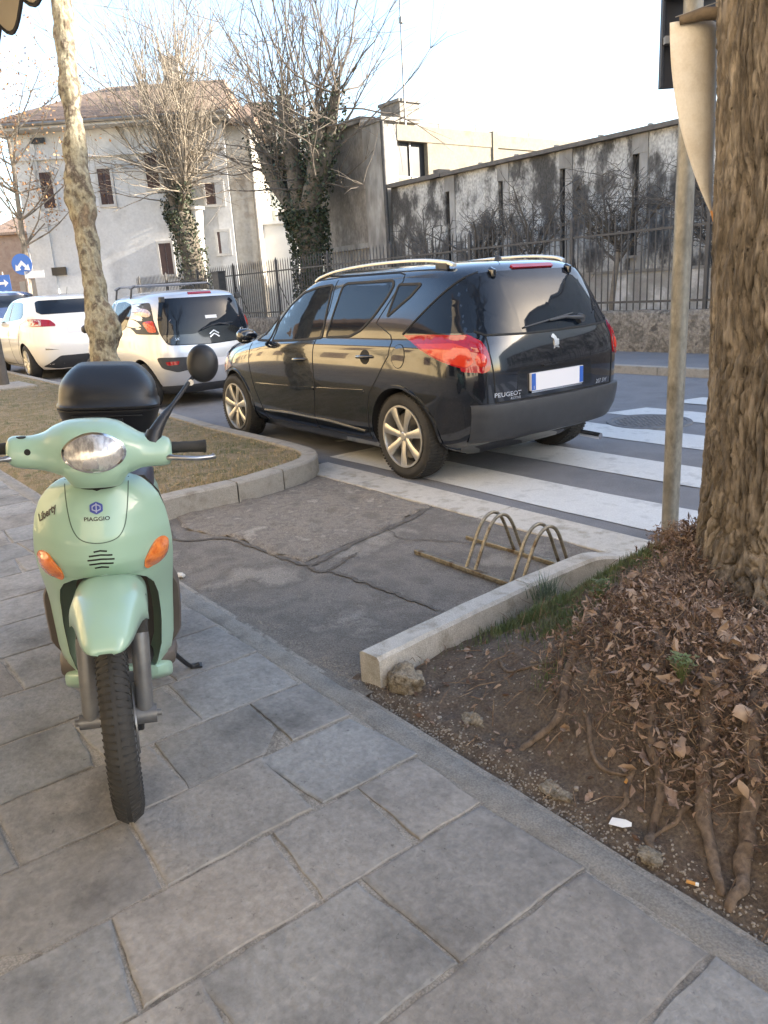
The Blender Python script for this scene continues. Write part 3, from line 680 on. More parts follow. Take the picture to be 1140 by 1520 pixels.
# sign pole with two dark sign backs
P_ = empty('sign_pole', (-2.135, 3.44, 0), label='galvanised round pole behind the leaf heap with dark sign backs on top', cat='sign pole')
mb = MB(); mb.tube([V(0, 0, -.1), V(0, 0, 3.6)], .041, 24); mb.build('pole', m_galv, P_, smooth=50)
m_signb = mat('dark_sign_back', (.018, .022, .035), .5, var=[(.026, .03, .044)], scale=4)
c = fh * .095
def plate(name, x0, x1, z0, z1):
    mb = MB(); M4 = Matrix(((rh.x, fh.x, 0, c.x), (rh.y, fh.y, 0, c.y), (0, 0, 1, 0), (0, 0, 0, 1)))
    mb.box(x0, x1, 0, .012, z0, z1, m=M4); mb.box(x0, x0 + .012, -.02, 0, z0, z1, m=M4); mb.box(x1 - .012, x1, -.02, 0, z0, z1, m=M4)
    return mb.build(name, m_signb, P_, bevel=.002)
plate('sign', -.105, .19, 2.13, 2.61); plate('sign', -.225, .19, 2.635, 3.10)
mb = MB(); M4 = Matrix(((rh.x, fh.x, 0, 0), (rh.y, fh.y, 0, 0), (0, 0, 1, 0), (0, 0, 0, 1)))
for z in (2.30, 2.48, 2.7, 2.9): mb = MB(); mb.box(-.10, .15, .045, .09, z, z + .03, m=M4); mb.lathe([(.0425, z), (.047, z), (.047, z + .03), (.0425, z + .03)], (0, 0, 0), 'z', 20); mb.build('bracket', m_pipe, P_)

# bicycle rack
m_rackm = mat('rusty_galvanised', (.20, .165, .11), .45, metal=.7, var=[(.30, .27, .21), (.12, .085, .05)], scale=16, fine=.25, fscale=90)
K = empty('bicycle_rack', (-2.5, 2.56, 0), label='low rusty bicycle rack of two double hoops on the asphalt bay', cat='bicycle rack')
for yy, xa in ((2.39, -2.93), (2.73, -2.90)):
    mb = MB(); mb.box(xa + 2.5, .37, yy - 2.56 - .014, yy - 2.56 + .014, .008, .03); mb.build('base_bar', m_rackm, K, bevel=.003)
def hoop(x, dx):
    pts = [V(x, -.17, .02), V(x + dx * .3, -.135, .095), V(x + dx * .7, -.085, .200), V(x + dx, -.045, .250), V(x + dx, 0, .266), V(x + dx, .045, .250), V(x + dx * .7, .085, .200), V(x + dx * .3, .135, .095), V(x, .17, .02)]
    mb = MB(); mb.tube(catmull(pts, 5), .0085, 10); mb.build('hoop', m_rackm, K, smooth=60)
for x in (-.055, .005, .235, .295): hoop(x, .012)

# white plastic board hung on the big tree
m_plb = mat('off_white_plastic', (.56, .52, .455), .5, var=[(.62, .59, .54), (.50, .45, .38)], scale=4, fine=.06, bump=.001, bscale=30)
# outline (along, up) in metres, hung in the plane facing the pavement
bo = empty('hanging_board', (-1.56, 2.66, 2.12), label='off white curved plastic board hanging on the left side of the big tree trunk', cat='board')
ol = []; nU, nV = 10, 30; vs_ = []
for j in range(nV + 1):
    t = j / nV; z = -.605 * t; left = -.150 * (1 - t ** 2.1) + .022 * t; right = .030 + .0 * t
    for i in range(nU + 1):
        s = i / nU; xx = left + (right - left) * s; dd = -.022 * sin(pi * s) * (1 - t) + .05 * s ** 3 * (1 - .5 * t) + .004 * nz(s * 2, t * 5, 1)
        q = rh * xx + fh * (dd + .02) + V(0, 0, z); vs_.append(q)
k = len(vs_); mb = MB(); fs = [(j*(nU+1)+i, j*(nU+1)+i+1, (j+1)*(nU+1)+i+1, (j+1)*(nU+1)+i) for j in range(nV) for i in range(nU)]
mb.add(vs_, fs); pl = mb.build('sheet', m_plb, bo, smooth=60); so = pl.modifiers.new('s', 'SOLIDIFY'); so.thickness = .006; so.offset = 0
mb = MB(); mb.tube([rh * -.125 + V(0, 0, .0) - fh * .0, rh * -.06 + V(0, 0, .006) - fh * .030, rh * .045 + V(0, 0, .0) - fh * .035], [.014, .020, .017], 10); mb.build('top_fold', mat('brown_binding', (.10, .075, .05), .85, var=[(.16, .12, .08)], scale=20, bump=.004, bscale=60), bo, smooth=50)
mb = MB(); mb.tube([rh * -.14 + V(0, 0, .01), rh * .0 + V(0, 0, .035) - fh * .06, rh * .2 + V(0, 0, .05) - fh * .10, rh * .35 + V(0, 0, .04)], .0018, 6); mb.build('wire', m_pipe, bo)
mb = MB(); mb.tube([rh * .02 + V(0, 0, -.59), rh * .03 + V(0, 0, -.63)], [.012, .009], 8); mb.build('clip', mat('orange_clip', (.45, .20, .06), .6), bo, smooth=50)

# lamp post at the left edge with a concrete foot
L_ = empty('lamp_post', (-14.25, 2.88, 0), label='dark round post with a concrete foot slab at the left edge', cat='post')
mb = MB(); mb.tube([V(0, 0, 0), V(0, 0, 2.2), V(0, 0, 5.5)], [.10, .085, .06], 16); mb.build('post', mat('post_brown', (.07, .062, .055), .7, var=[(.10, .09, .08)], scale=6), L_, smooth=50)
mb = MB(); mb.box(-.35, .75, -.35, .35, -.02, .17); mb.build('foot_slab', m_conc, L_, bevel=.02)

# road signs far left
m_blue = mat('sign_blue', (.02, .14, .50), .4); m_wht = mat('sign_white', (.75, .76, .78), .5)
S_ = empty('round_road_sign', (-27.85, 6.95, 0), label='round blue sign with two white arrows and a white panel under it', cat='road sign')
MS = Matrix(((rh.x, fh.x, 0, 0), (rh.y, fh.y, 0, 0), (0, 0, 1, 0), (0, 0, 0, 1)))
mb = MB(); mb.tube([V(0, 0, 0), V(0, 0, 3.0)], .04, 8); mb.build('pole', mat('sign_post_pink', (.42, .33, .28), .6), S_)
def fpoly(name, pts, d, th, m, parent):
    mb = MB(); n = len(pts); vs_ = [MS @ V(p[0], d - th, p[1]) for p in pts] + [MS @ V(p[0], d, p[1]) for p in pts]
    mb.add(vs_, [tuple(range(n)), tuple(range(2*n-1, n-1, -1))] + [(i, (i+1) % n, n+(i+1) % n, n+i) for i in range(n)]); return mb.build(name, m, parent)
fpoly('disc', ellpoly(-.05, 2.78, .33, .33), -.05, .01, m_blue, S_)
for sg in (-1, 1): fpoly('arrow', [(-.05 + sg*q[0], 2.78 + q[1]) for q in ((0, -.02), (0, .12), (.07, .04), (.16, -.06), (.20, .0), (.24, -.2), (.05, -.17), (.09, -.11))], -.062, .004, m_wht, S_)
fpoly('panel', [(-.02, 2.33), (.62, 2.33), (.62, 2.56), (-.02, 2.56)], -.05, .01, m_wht, S_)
S2 = empty('blue_sign', (-28.6, 6.4, 0), label='small blue square sign on a post left of the round sign', cat='road sign')
mb = MB(); mb.tube([V(0, 0, 0), V(0, 0, 2.6)], .035, 8); mb.build('pole', m_pipe, S2)
fpoly('plate', [(-.25, 2.0), (.25, 2.0), (.25, 2.5), (-.25, 2.5)], -.05, .01, m_blue, S2)
fpoly('arrow', [(-.12, 2.28), (.05, 2.28), (.05, 2.36), (.18, 2.24), (.05, 2.12), (.05, 2.2), (-.12, 2.2)], -.062, .004, m_wht, S2)
# little bin/box behind railing
mb = MB(); mb.box(-.2, .2, -.12, .12, 0, .55); mb.box(-.22, .22, -.14, .14, .55, .6); mb.tube([V(0, 0, -1.2), V(0, 0, 0)], .03, 8)
tag(mb.build('mail_box', m_fence, bevel=.01, loc=(-21.6, 10.7, 1.5)), 'dark box on a post in front of the railing beside the silver car', 'box')
# ================================================================== CARS
m_black = mat('black_paint', (.006, .008, .013), .12, coat=1., coatr=.02, spec=.6)
m_silver = mat('silver_paint', (.56, .57, .60), .32, metal=.55, coat=1., coatr=.04, var=[(.60, .61, .63)], scale=3)
m_white = mat('white_paint', (.80, .78, .74), .3, coat=1., coatr=.04)
m_bluep = mat('dark_blue_paint', (.02, .035, .09), .2, coat=1., coatr=.04)
m_glass = mat('car_glass', (.010, .014, .022), .03, spec=.40, ior=1.45)
m_plast = mat('bumper_plastic', (.035, .037, .042), .5, spec=.4, var=[(.045, .047, .052)], scale=12, bump=.0006, bscale=500)
m_rubber = mat('rubber', (.022, .021, .020), .8, var=[(.035, .033, .030)], scale=14, bump=.001, bscale=200)
m_gap = mat('panel_gap', (.004, .004, .004), .7)
m_well = mat('wheel_well', (.012, .012, .012), .95)
m_alloy = mat('alloy', (.52, .50, .46), .32, metal=.8, var=[(.60, .58, .54)], scale=8)
m_chrome = mat('chrome', (.75, .75, .76), .12, metal=1.)
m_railm = mat('roof_rail_alu', (.62, .60, .55), .35, metal=.75)
m_red = mat('red_lens', (.31, .004, .010), .10, coat=.6, spec=.5)
m_redo = mat('orange_red_lens', (.50, .035, .016), .12, coat=.6)
m_redd = mat('dark_red_lens', (.30, .004, .012), .08, coat=1.)
m_clear = mat('clear_lens', (.62, .55, .52), .1, coat=1., var=[(.45, .30, .28)], scale=25)
m_plate = mat('plate_white', (.74, .72, .74), .45, coat=.4); m_pblue = mat('plate_blue', (.02, .10, .42), .45, coat=.4)
m_badge = mat('badge_chrome', (.85, .85, .86), .18, metal=.9)
m_seat = mat('seat_fabric', (.18, .16, .14), .9)

class Body:
    """car body from horizontal slices: z, front x, rear x, half width, plan exponents"""
    def __init__(s, keys, xm, bow=.05, nside=30):
        s.k = keys; s.xm = xm; s.bow = bow; s.N = nside; z = [q[0] for q in keys]; s.z = z
        s.cols = [[q[i] for q in keys] for i in range(1, 6)]
    def par(s, z): return [pchip(s.z, c, z) for c in s.cols]
    def quarter(s, z, end, grow=0):
        xf, xr, w, nf, nr = s.par(z); n = nr if end == 'r' else nf; xe = xr if end == 'r' else xf; w += grow; a = xe - s.xm; a += grow * (1 if a > 0 else -1)
        pts = []
        for i in range(161):
            t = (i / 160) * pi / 2; X = abs(sin(t)) ** (2 / n); Y = abs(cos(t)) ** (2 / n)
            y = w * Y; x = s.xm + a * X - (1 if a > 0 else -1) * s.bow * (y / w) ** 2 * X ** 6
            pts.append(Vector((x, y)))
        d = [0]
        for p, q in zip(pts, pts[1:]): d.append(d[-1] + (q - p).length)
        out = []; j = 0
        for i in range(s.N + 1):
            L = d[-1] * i / s.N
            while j < 159 and d[j+1] < L: j += 1
            t = (L - d[j]) / max(1e-9, d[j+1] - d[j]); out.append(pts[j].lerp(pts[j+1], min(1, max(0, t))))
        return out
    def loop(s, z, grow=0):
        r = s.quarter(z, 'r', grow); f = s.quarter(z, 'f', grow)
        L = r[:-1] + [Vector((p.x, -p.y)) for p in reversed(r)][:-1]
        L += [Vector((p.x, -p.y)) for p in f][:-1] + [p.copy() for p in reversed(f)][:-1]
        return [V(p.x, p.y, z) for p in L]
    def build(s, zs, m, parent, arches, name='body'):
        mb = MB(); mb.loft([s.loop(z) for z in zs], cap=True)
        me = mb.mesh(name, [m, m_well]); bm = bmesh.new(); bm.from_mesh(me); bmesh.ops.recalc_face_normals(bm, faces=bm.faces); bm.to_mesh(me)
        s.bvh = BVHTree.FromBMesh(bm); bm.free()
        o = link(name, me, None)
        cut = MB()
        for ax, r, w, zc in arches:
            for sg in (-1, 1): cut.loft([[V(ax + r * cos(2*pi*j/56), yy, zc + r * sin(2*pi*j/56)) for j in range(56)] for yy in (sg * (w - .34), sg * (w + .3))], cap=True)
        co = cut.build('cut', m_well)
        md = o.modifiers.new('c', 'BOOLEAN'); md.operation = 'DIFFERENCE'; md.solver = 'EXACT'; md.object = co
        dg = bpy.context.evaluated_depsgraph_get(); me2 = bpy.data.meshes.new_from_object(o.evaluated_get(dg)); o.modifiers.clear(); o.data = me2; me2.name = name
        bpy.data.objects.remove(co); o.parent = parent; me2.materials.clear(); me2.materials.append(m); me2.materials.append(m_well)
        for p in me2.polygons:
            c = p.center; mi = 0
            for ax, r, w, zc in arches:
                rr_ = sqrt((c.x - ax) ** 2 + (c.z - .31) ** 2)
                if abs(rr_ - r) < .02 and abs(p.normal.y) < .3 and abs(c.y) < w + .05 and (Vector((c.x - ax, c.z - .31)).dot(Vector((p.normal.x, p.normal.z))) < 0): mi = 1
                if rr_ < r - .0 and abs(abs(c.y) - (w - .34)) < .01: mi = 1
            if c.z < zs[0] + .004: mi = 1
            p.material_index = mi
        me2.polygons.foreach_set('use_smooth', [True] * len(me2.polygons)); me2.set_sharp_from_angle(angle=radians(28))
        return o
    def shell(s, name, zs, grow, m, parent, keep, prof=None, smooth=40):
        """partial outer skin (bumper, sill): loops grown outwards, kept where keep(p) holds"""
        mb = MB(); L = []
        for i, z in enumerate(zs):
            g = grow * (prof[i] if prof else 1); lp = s.loop(z, g); L.append(lp)
        idx = [i for i in range(len(L[0])) if keep(L[0][i])]
        # contiguous run
        n = len(L[0]); st = [i for i in idx if (i - 1) % n not in idx]
        for a in st:
            run = [a]
            while (run[-1] + 1) % n in idx and len(run) < n: run.append((run[-1] + 1) % n)
            loops = [[l[j] for j in run] for l in L]; mb.loft(loops, cap=False, closed=False)
        return mb.build(name, m, parent, smooth=smooth)

def car_wheel(parent, x, y, sg, r=.31, w=.20, rim=.205, spokes=7, rm=m_alloy, tread=True, style='star'):
    """tyre with a rim child; outer face towards sg*y"""
    mb = MB(); h = w / 2
    prof = [(rim - .005, -h * .8), (rim + .012, -h * .92), (rim + .05, -h), (r - .035, -h * .98), (r - .012, -h * .86), (r - .003, -h * .7), (r, -h * .35), (r, h * .35), (r - .003, h * .7), (r - .012, h * .86), (r - .035, h * .98), (rim + .05, h), (rim + .012, h * .92), (rim - .005, h * .8)]
    n = 64; mb.lathe(prof, (0, 0, 0), 'y', n)
    if tread:
        for k in range(72):
            a = 2 * pi * k / 72
            for (ya, yb, sk) in ((-h * .92, -h * .35, .03), (-h * .25, h * .25, -.03), (h * .35, h * .92, .03)):
                c_, s_ = cos(a), sin(a); q = []
                for rr_ in (r - .004, r + .006):
                    for yy, da in ((ya, -.012 - sk * .5), (ya, .020 - sk * .5), (yb, .020 + sk * .5), (yb, -.012 + sk * .5)): 
                        rz = rr_ - (.010 if abs(yy) > h * .8 else 0)
                        q.append(V(rz * cos(a + da), yy, rz * sin(a + da)))
                mb.add(q, [(4, 5, 6, 7), (0, 1, 5, 4), (1, 2, 6, 5), (2, 3, 7, 6), (3, 0, 4, 7)])
    t = mb.build('wheel', m_rubber, parent, smooth=35, loc=(x, y, r))
    mb = MB(); f = sg * h
    mb.lathe([(rim + .004, f * .93), (rim + .002, f * 1.0), (rim - .010, f * 1.0), (rim - .016, f * .88), (rim - .022, f * .2), (rim - .03, -f * .2)], (0, 0, 0), 'y', 64)
    for k in range(spokes):
        a = 2 * pi * k / spokes + .22
        ca, sa = cos(a), sin(a); e = V(ca, 0, sa); q = V(-sa, 0, ca)
        for d0, wd0, wd1 in ((0, .024, .019 + .010),):
            secs = []
            for rr_, ww, yy, th in ((.030, .026, .80, .02), (.075, .023, .86, .02), (.13, .027, .93, .018), (rim - .012, .038, .93, .016)):
                c = e * rr_ + V(0, f * yy, 0); secs.append([c - q * ww, c - q * ww * .6 + V(0, f * .05, 0), c + q * ww * .6 + V(0, f * .05, 0), c + q * ww, c + q * ww * .8 - V(0, sg * th, 0), c - q * ww * .8 - V(0, sg * th, 0)])
            mb.loft(secs)
    mb.lathe([(.0001, f * .90), (.026, f * .90), (.030, f * .86), (.042, f * .82), (.046, f * .6), (.046, f * .3)], (0, 0, 0), 'y', 28)
    for k in range(4):
        a = 2 * pi * k / 4 + .5; mb.lathe([(.0001, f * .87), (.006, f * .87), (.007, f * .8)], (.034 * cos(a), 0, .034 * sin(a)), 'y', 8)
    rmo = mb.build('rim', rm, t, smooth=35)
    mb = MB(); mb.lathe([(.0001, f * .22), (rim - .055, f * .22), (rim - .055, f * .12), (.0001, f * .12)], (0, 0, 0), 'y', 40); mb.build('brake_disc', mat('brake_disc', (.16, .15, .14), .4, metal=.8), t, smooth=35)
    mb = MB(); mb.lathe([(.0001, f * .02), (rim - .01, f * .02), (rim - .01, -f * .5), (.0001, -f * .5)], (0, 0, 0), 'y', 40); mb.build('hub', m_well, t)
    return t

def mirror_poly(poly): return [(-p[0],) + tuple(p[1:]) for p in poly]

# ---------------- black estate
BC = empty('parked_car', (-4.228, 4.229, 0), (0, 0, atan2(.02, -1.0)), label='black estate car with silver roof rails parked by the kerb, the nearest car', cat='car')
keys = [(.17, 3.20, -.36, .74, 4, 7), (.24, 3.34, -.46, .80, 4, 7), (.31, 3.40, -.66, .83, 4, 7), (.50, 3.42, -.735, .855, 4, 7), (.62, 3.42, -.735, .868, 4, 7.5), (.76, 3.38, -.735, .872, 3.8, 7.5),
        (.86, 3.25, -.725, .868, 3.6, 7.5), (.93, 2.95, -.710, .855, 3.4, 7.5), (.98, 2.60, -.695, .832, 3.4, 7), (1.02, 2.40, -.68, .818, 3.6, 7), (1.15, 2.12, -.635, .772, 4, 6.5), (1.28, 1.84, -.575, .722, 4, 6.5), (1.37, 1.60, -.525, .685, 4, 6.5),
        (1.415, 1.42, -.485, .655, 4, 6), (1.445, 1.22, -.44, .61, 4, 5.5), (1.468, 1.02, -.34, .54, 3.5, 5), (1.485, .80, -.12, .43, 3, 4), (1.495, .62, .08, .28, 2.5, 3), (1.499, .45, .28, .1, 2, 2)]
B = Body(keys, 1.15, bow=.055)
zs = sorted(set([.17, .2, .24, .29, .34, .4, .45, .5, .56, .62, .69, .76, .82, .86, .895, .93, .955, .98, 1.0, 1.02, 1.06, 1.1, 1.15, 1.2, 1.24, 1.28, 1.33, 1.37, 1.395, 1.415, 1.432, 1.445, 1.458, 1.468, 1.478, 1.485, 1.491, 1.495, 1.498, 1.499]))
body = B.build(zs, m_black, BC, [(0, .352, .86, .31), (2.66, .352, .86, .31)])
bv = B.bvh
fwin = [(1.80, .955), (1.42, .965), (1.005, .99), (.985, 1.0), (.995, 1.372), (1.01, 1.385), (1.20, 1.375), (1.42, 1.34), (1.62, 1.25), (1.76, 1.12)]
vent = [(2.13, .955), (1.86, .955), (1.80, 1.13), (1.82, 1.15), (1.98, 1.04)]
rwin = [(.925, .995), (.60, 1.005), (.47, 1.05), (.34, 1.15), (.235, 1.27), (.19, 1.35), (.215, 1.385), (.80, 1.388), (.845, 1.37)]
qwin = [(.185, 1.14), (.135, 1.355), (-.10, 1.35), (-.02, 1.27)]
def closed(p): return p + [p[0]]
for sg in (1, -1):
    nm = 'side_window'
    for pl, r in ((fwin, .03), (vent, .02), (rwin, .03), (qwin, .02)):
        big = roundpoly(pl, r); cx = sum(p[0] for p in big) / len(big); cz = sum(p[1] for p in big) / len(big)
        w_ = decal(nm, bv, big, 'y', sg, m_glass, BC, off=.001, thick=.002, res=.06)
        ribbon('window_seal', bv, [closed(big)], .016, 'y', sg, m_rubber, w_, off=.005)
    # door seams, mouldings
    seams = [[(2.22, .93), (2.245, .75), (2.20, .52), (2.06, .25)], [(1.93, 1.13), (1.78, 1.27), (1.60, 1.37), (1.30, 1.425), (.98, 1.438), (.20, 1.435), (.12, 1.42), (.10, 1.38), (.30, 1.10), (.10, 1.02), (.07, .98), (.08, .88), (.22, .72), (.34, .60), (.385, .50), (.42, .24)], [(1.06, 1.0), (1.08, .93), (1.10, .60), (1.18, .36), (1.16, .24)], [(.955, 1.42), (.96, 1.2), (1.02, .99)], [(2.06, .245), (.42, .245)]]
    ribbon('door_seam', bv, seams, .006, 'y', sg, m_gap, BC, off=.0025)
    for (xa, xb, xc) in ((2.16, 1.115, 0), (1.085, .40, 0)):
        pol = [(xa, .545), (xb, .575 if xb > 1 else .605), (xb, .598 if xb > 1 else .628), (xa - .02, .575)] if xb > 1 else [(xa, .575), (xb, .602), (xb + .01, .625), (xa, .60)]
        decal('door_moulding', bv, roundpoly(pol, .008), 'y', sg, m_black, BC, off=.010, thick=.004, res=.05)
    ribbon('sill_strip', bv, [[(2.08, .325), (1.6, .345), (1.0, .335), (.47, .30)]], .014, 'y', sg, mat('dark_chrome', (.55, .54, .52), .25, metal=.9), BC, off=.005)
    for hx, hz in ((1.29, .815), (.36, .865)):
        hd = decal('door_handle', bv, ellpoly(hx, hz, .060, .052), 'y', sg, m_gap, BC, off=.0015, thick=.001, res=.02)
        mb = MB(); lat = B.bvh.ray_cast(V(hx, sg * 4, hz), V(0, -sg, 0))[0].y
        mb.tube([V(hx + .085, lat - sg * .008, hz), V(hx + .07, lat + sg * .022, hz + .001), V(hx, lat + sg * .032, hz + .004), V(hx - .07, lat + sg * .022, hz + .006), V(hx - .085, lat - sg * .008, hz + .006)], [.010, .012, .0125, .012, .010], 10, sx=1, sy=1); mb.build('grip', m_black, hd, smooth=60)
    # tail lamp wrapping the corner
    side_l = [(-.05, 1.018), (-.30, 1.022), (-.56, 1.015), (-.615, .98), (-.655, .90), (-.655, .80), (-.60, .805), (-.42, .865), (-.25, .93)]
    rear_l = [(.772, 1.016), (.69, 1.008), (.645, .975), (.62, .90), (.615, .83), (.625, .79), (.66, .775), (.772, .79)]
    tl = decal('tail_light', bv, roundpoly(side_l, .012), 'y', sg, m_red, BC, off=.010, thick=.004, res=.03, bulge=.0)
    decal('lens', bv, roundpoly([(-.20, .960), (-.50, .965), (-.60, .93), (-.63, .84), (-.60, .815), (-.44, .870), (-.28, .93)], .02), 'y', sg, m_redo, tl, off=.0125, thick=.001, res=.03)
    p2 = rear_l if sg > 0 else mirror_poly(rear_l)
    decal('lens', bv, roundpoly(p2, .015), 'x', -1, m_redd, tl, off=.0115, thick=.004, res=.02)
    cc = .672 * sg
    decal('lamp_ring', bv, ellpoly(cc, .855, .032, .042), 'x', -1, m_redo, tl, off=.0145, thick=.001, res=.015, bulge=.006)
    decal('lamp_ring', bv, ellpoly(cc + .01 * sg, .945, .030, .038), 'x', -1, m_redd, tl, off=.0145, thick=.001, res=.015, bulge=.004)
    # rear quarter glass
    qg = decal('quarter_glass', bv, roundpoly([(-.05, 1.03), (-.30, 1.26), (-.435, 1.385), (-.50, 1.375), (-.60, 1.20), (-.635, 1.03)], .012), 'y', sg, m_glass, BC, off=.002, thick=.003, res=.04)
    ribbon('window_trim', bv, [[(-.035, 1.025), (-.16, 1.14), (-.30, 1.27), (-.44, 1.40)]], .012, 'y', sg, m_gap, qg, off=.006)
    # wheel arch lip and rocker
    for ax in (0, 2.66):
        arc = [(ax + .362 * cos(t), .31 + .362 * sin(t)) for t in [pi * (k / 24) - .28 + .56 * 0 for k in range(0, 28)]]
        arc = [(ax + .362 * cos(t), .31 + .362 * sin(t)) for t in [(-.25 + (pi + .5) * k / 30) for k in range(31)]]
        ribbon('arch_lip', bv, [arc], .018, 'y', sg, m_black, BC, off=.007, step=.05)
    # front side: indicator, mirror
    mroot = MB(); lat = .86
    mz = .985; mx = 2.02
    secs = []
    for t, a_, b_ in ((0, .045, .025), (.03, .07, .05), (.09, .085, .068), (.15, .08, .062), (.175, .055, .04)):
        secs.append([V(mx + a_ * .7 * cos(q) + .02, sg * (lat + t), mz + .02 + b_ * sin(q)) for q in [2 * pi * j / 16 for j in range(16)]])
    mroot.loft(secs); mir = mroot.build('door_mirror', m_black, BC, smooth=60)
    mb = MB(); mb.add([V(mx - .045 + .02, sg * (lat + .04 + .12 * u), mz + .02 + vv) for u, vv in ((0, -.045), (1, -.04), (1.02, .04), (.5, .055), (0, .045))], [(0, 1, 2, 3, 4)]); mb.build('mirror_glass', m_chrome, mir)
    # roof rail
    rl = catmull([V(1.42, sg * .56, 1.425), V(1.32, sg * .565, 1.455), V(1.05, sg * .565, 1.492), (V(.6, sg * .56, 1.512)), V(.1, sg * .555, 1.508), V(-.20, sg * .55, 1.482), V(-.29, sg * .545, 1.455)], 6)
    mb = MB(); secs = []
    for i, p in enumerate(rl):
        t = (rl[min(i+1, len(rl)-1)] - rl[max(i-1, 0)]).normalized(); n = V(-t.z, 0, t.x); n = n if n.z > 0 else -n
        secs.append([p + V(0, yy, 0) + n * zz for yy, zz in ((-.017, -.009), (.017, -.009), (.020, .0), (.015, .010), (0, .013), (-.015, .010), (-.020, 0))])
    mb.loft(secs); rr_ = mb.build('roof_rail', m_railm, BC, smooth=50)
    for x in (1.25, -.18):
        mb = MB(); mb.box(x - .06, x + .06, sg * .555 - .014, sg * .555 + .014, 1.41, 1.462 if x > 1 else 1.476); mb.build('rail_foot', m_plast, rr_, bevel=.005)
decal('fuel_flap', bv, ellpoly(-.03, .88, .072, .082), 'y', 1, m_gap, BC, off=.0012, thick=.001, res=.03)
decal('fuel_flap', bv, ellpoly(-.03, .88, .067, .077), 'y', 1, m_black, BC, off=.003, thick=.001, res=.03)
# rear face
rg = decal('rear_window', bv, roundpoly([(-.60, 1.012), (-.30, 1.0), (.30, 1.0), (.60, 1.012), (.655, 1.04), (.62, 1.20), (.555, 1.385), (.40, 1.40), (-.40, 1.40), (-.555, 1.385), (-.62, 1.20), (-.655, 1.04)], .02), 'x', -1, m_glass, BC, off=.004, thick=.004, res=.04)
ribbon('window_seal', bv, [[(-.655, 1.035), (-.60, 1.008), (-.3, .996), (.3, .996), (.60, 1.008), (.655, 1.035)]], .012, 'x', -1, m_gap, rg, off=.006)
decal('brake_light', bv, roundpoly([(-.24, 1.408), (-.24, 1.425), (.16, 1.43), (.16, 1.412)] if False else [(-.20, 1.412), (-.20, 1.432), (.20, 1.432), (.20, 1.412)], .006), 'x', -1, m_red, BC, off=.012, thick=.006, res=.04)
for y in (-.33, .40):
    mb = MB(); h0 = bv.ray_cast(V(-6, y, 1.385), V(1, 0, 0))[0]; mb.tube([h0 + V(.01, 0, .03), h0 + V(-.02, 0, .015), h0 + V(-.022, 0, -.02)], [.018, .024, .016], 10); mb.build('window_hinge', m_black, rg, smooth=60)
# wiper
def rp(y, z, o=.0): h, n, i, d = bv.ray_cast(V(-6, y, z), V(1, 0, 0)); return h + V(-o, 0, 0)
mb = MB(); mb.tube([rp(-.26, 1.055, .01), rp(-.26, 1.055, .045)], [.035, .028], 14); mb.tube([rp(-.26, 1.06, .04), rp(-.10, 1.075, .032), rp(.06, 1.062, .022)], [.016, .010, .007], 8); mb.tube([rp(.30, 1.035, .014), rp(-.02, 1.075, .016), rp(-.20, 1.095, .016)], .006, 6)
mb.build('rear_wiper', m_plast, BC, smooth=50)
# tailgate seams
ribbon('tailgate_seam', bv, [[(.60, 1.0), (.612, .90), (.60, .78), (.585, .575)], [(-.60, 1.0), (-.612, .90), (-.60, .78), (-.585, .575)], [(.585, .575), (-.585, .575)]], .007, 'x', -1, m_gap, BC, off=.003)
# number plate in a recess
rc = decal('plate_recess', bv, roundpoly([(-.34, .60), (-.32, .775), (.40, .775), (.42, .60)], .03), 'x', -1, mat('recess_black', (.004, .005, .007), .25, coat=.6), BC, off=.0015, thick=.002, res=.05)
pt = decal('number_plate', bv, roundpoly([(-.215, .620), (-.215, .738), (.305, .738), (.305, .620)], .006), 'x', -1, m_plate, BC, off=.020, thick=.010, res=.08)
decal('plate_band', bv, [(-.213, .624), (-.213, .734), (-.175, .734), (-.175, .624)], 'x', -1, m_pblue, pt, off=.0215, thick=.001, res=.08)
decal('plate_band', bv, [(.265, .624), (.265, .734), (.303, .734), (.303, .624)], 'x', -1, m_pblue, pt, off=.0215, thick=.001, res=.08)
lettering('I', .03, bv, (.284, .642), 'x', -1, m_plate, pt, off=.024, flip=-1)
ribbon('plate_strip', bv, [[(-.205, .612), (.30, .612)]], .010, 'x', -1, m_chrome, BC, off=.018)
decal('handle_bar', bv, roundpoly([(-.12, .770), (-.12, .785), (.18, .785), (.18, .770)], .006), 'x', -1, m_chrome if False else m_black, BC, off=.018, thick=.004, res=.06)
lettering('PEUGEOT', .040, bv, (.49, .622), 'x', -1, m_badge, BC, off=.004, flip=-1, bold=.0006, sx=1.25)
lettering('ACTIVE', .022, bv, (.43, .592), 'x', -1, m_badge, BC, off=.004, flip=-1, sx=1.2)
lettering('207 SW', .042, bv, (-.45, .603), 'x', -1, m_badge, BC, off=.004, flip=-1, bold=.0008, shear=.2)
# standing lion badge
lion = [(-.030, .045), (-.018, .052), (-.006, .050), (.0, .040), (.010, .030), (.016, .014), (.034, .012), (.036, .004), (.018, .0), (.014, -.006), (.030, -.016), (.030, -.024), (.012, -.018), (.008, -.024), (.016, -.038), (.028, -.044), (.024, -.052), (.006, -.046), (-.006, -.028), (-.014, -.040), (-.022, -.052), (-.034, -.052), (-.030, -.044), (-.022, -.030), (-.018, -.012), (-.014, .004), (-.018, .018), (-.030, .024), (-.040, .030), (-.036, .040)]
decal('lion_badge', bv, [(.03 - x * .92, .925 + z * .92) for x, z in lion], 'x', -1, m_badge, BC, off=.007, thick=.004, res=.03)
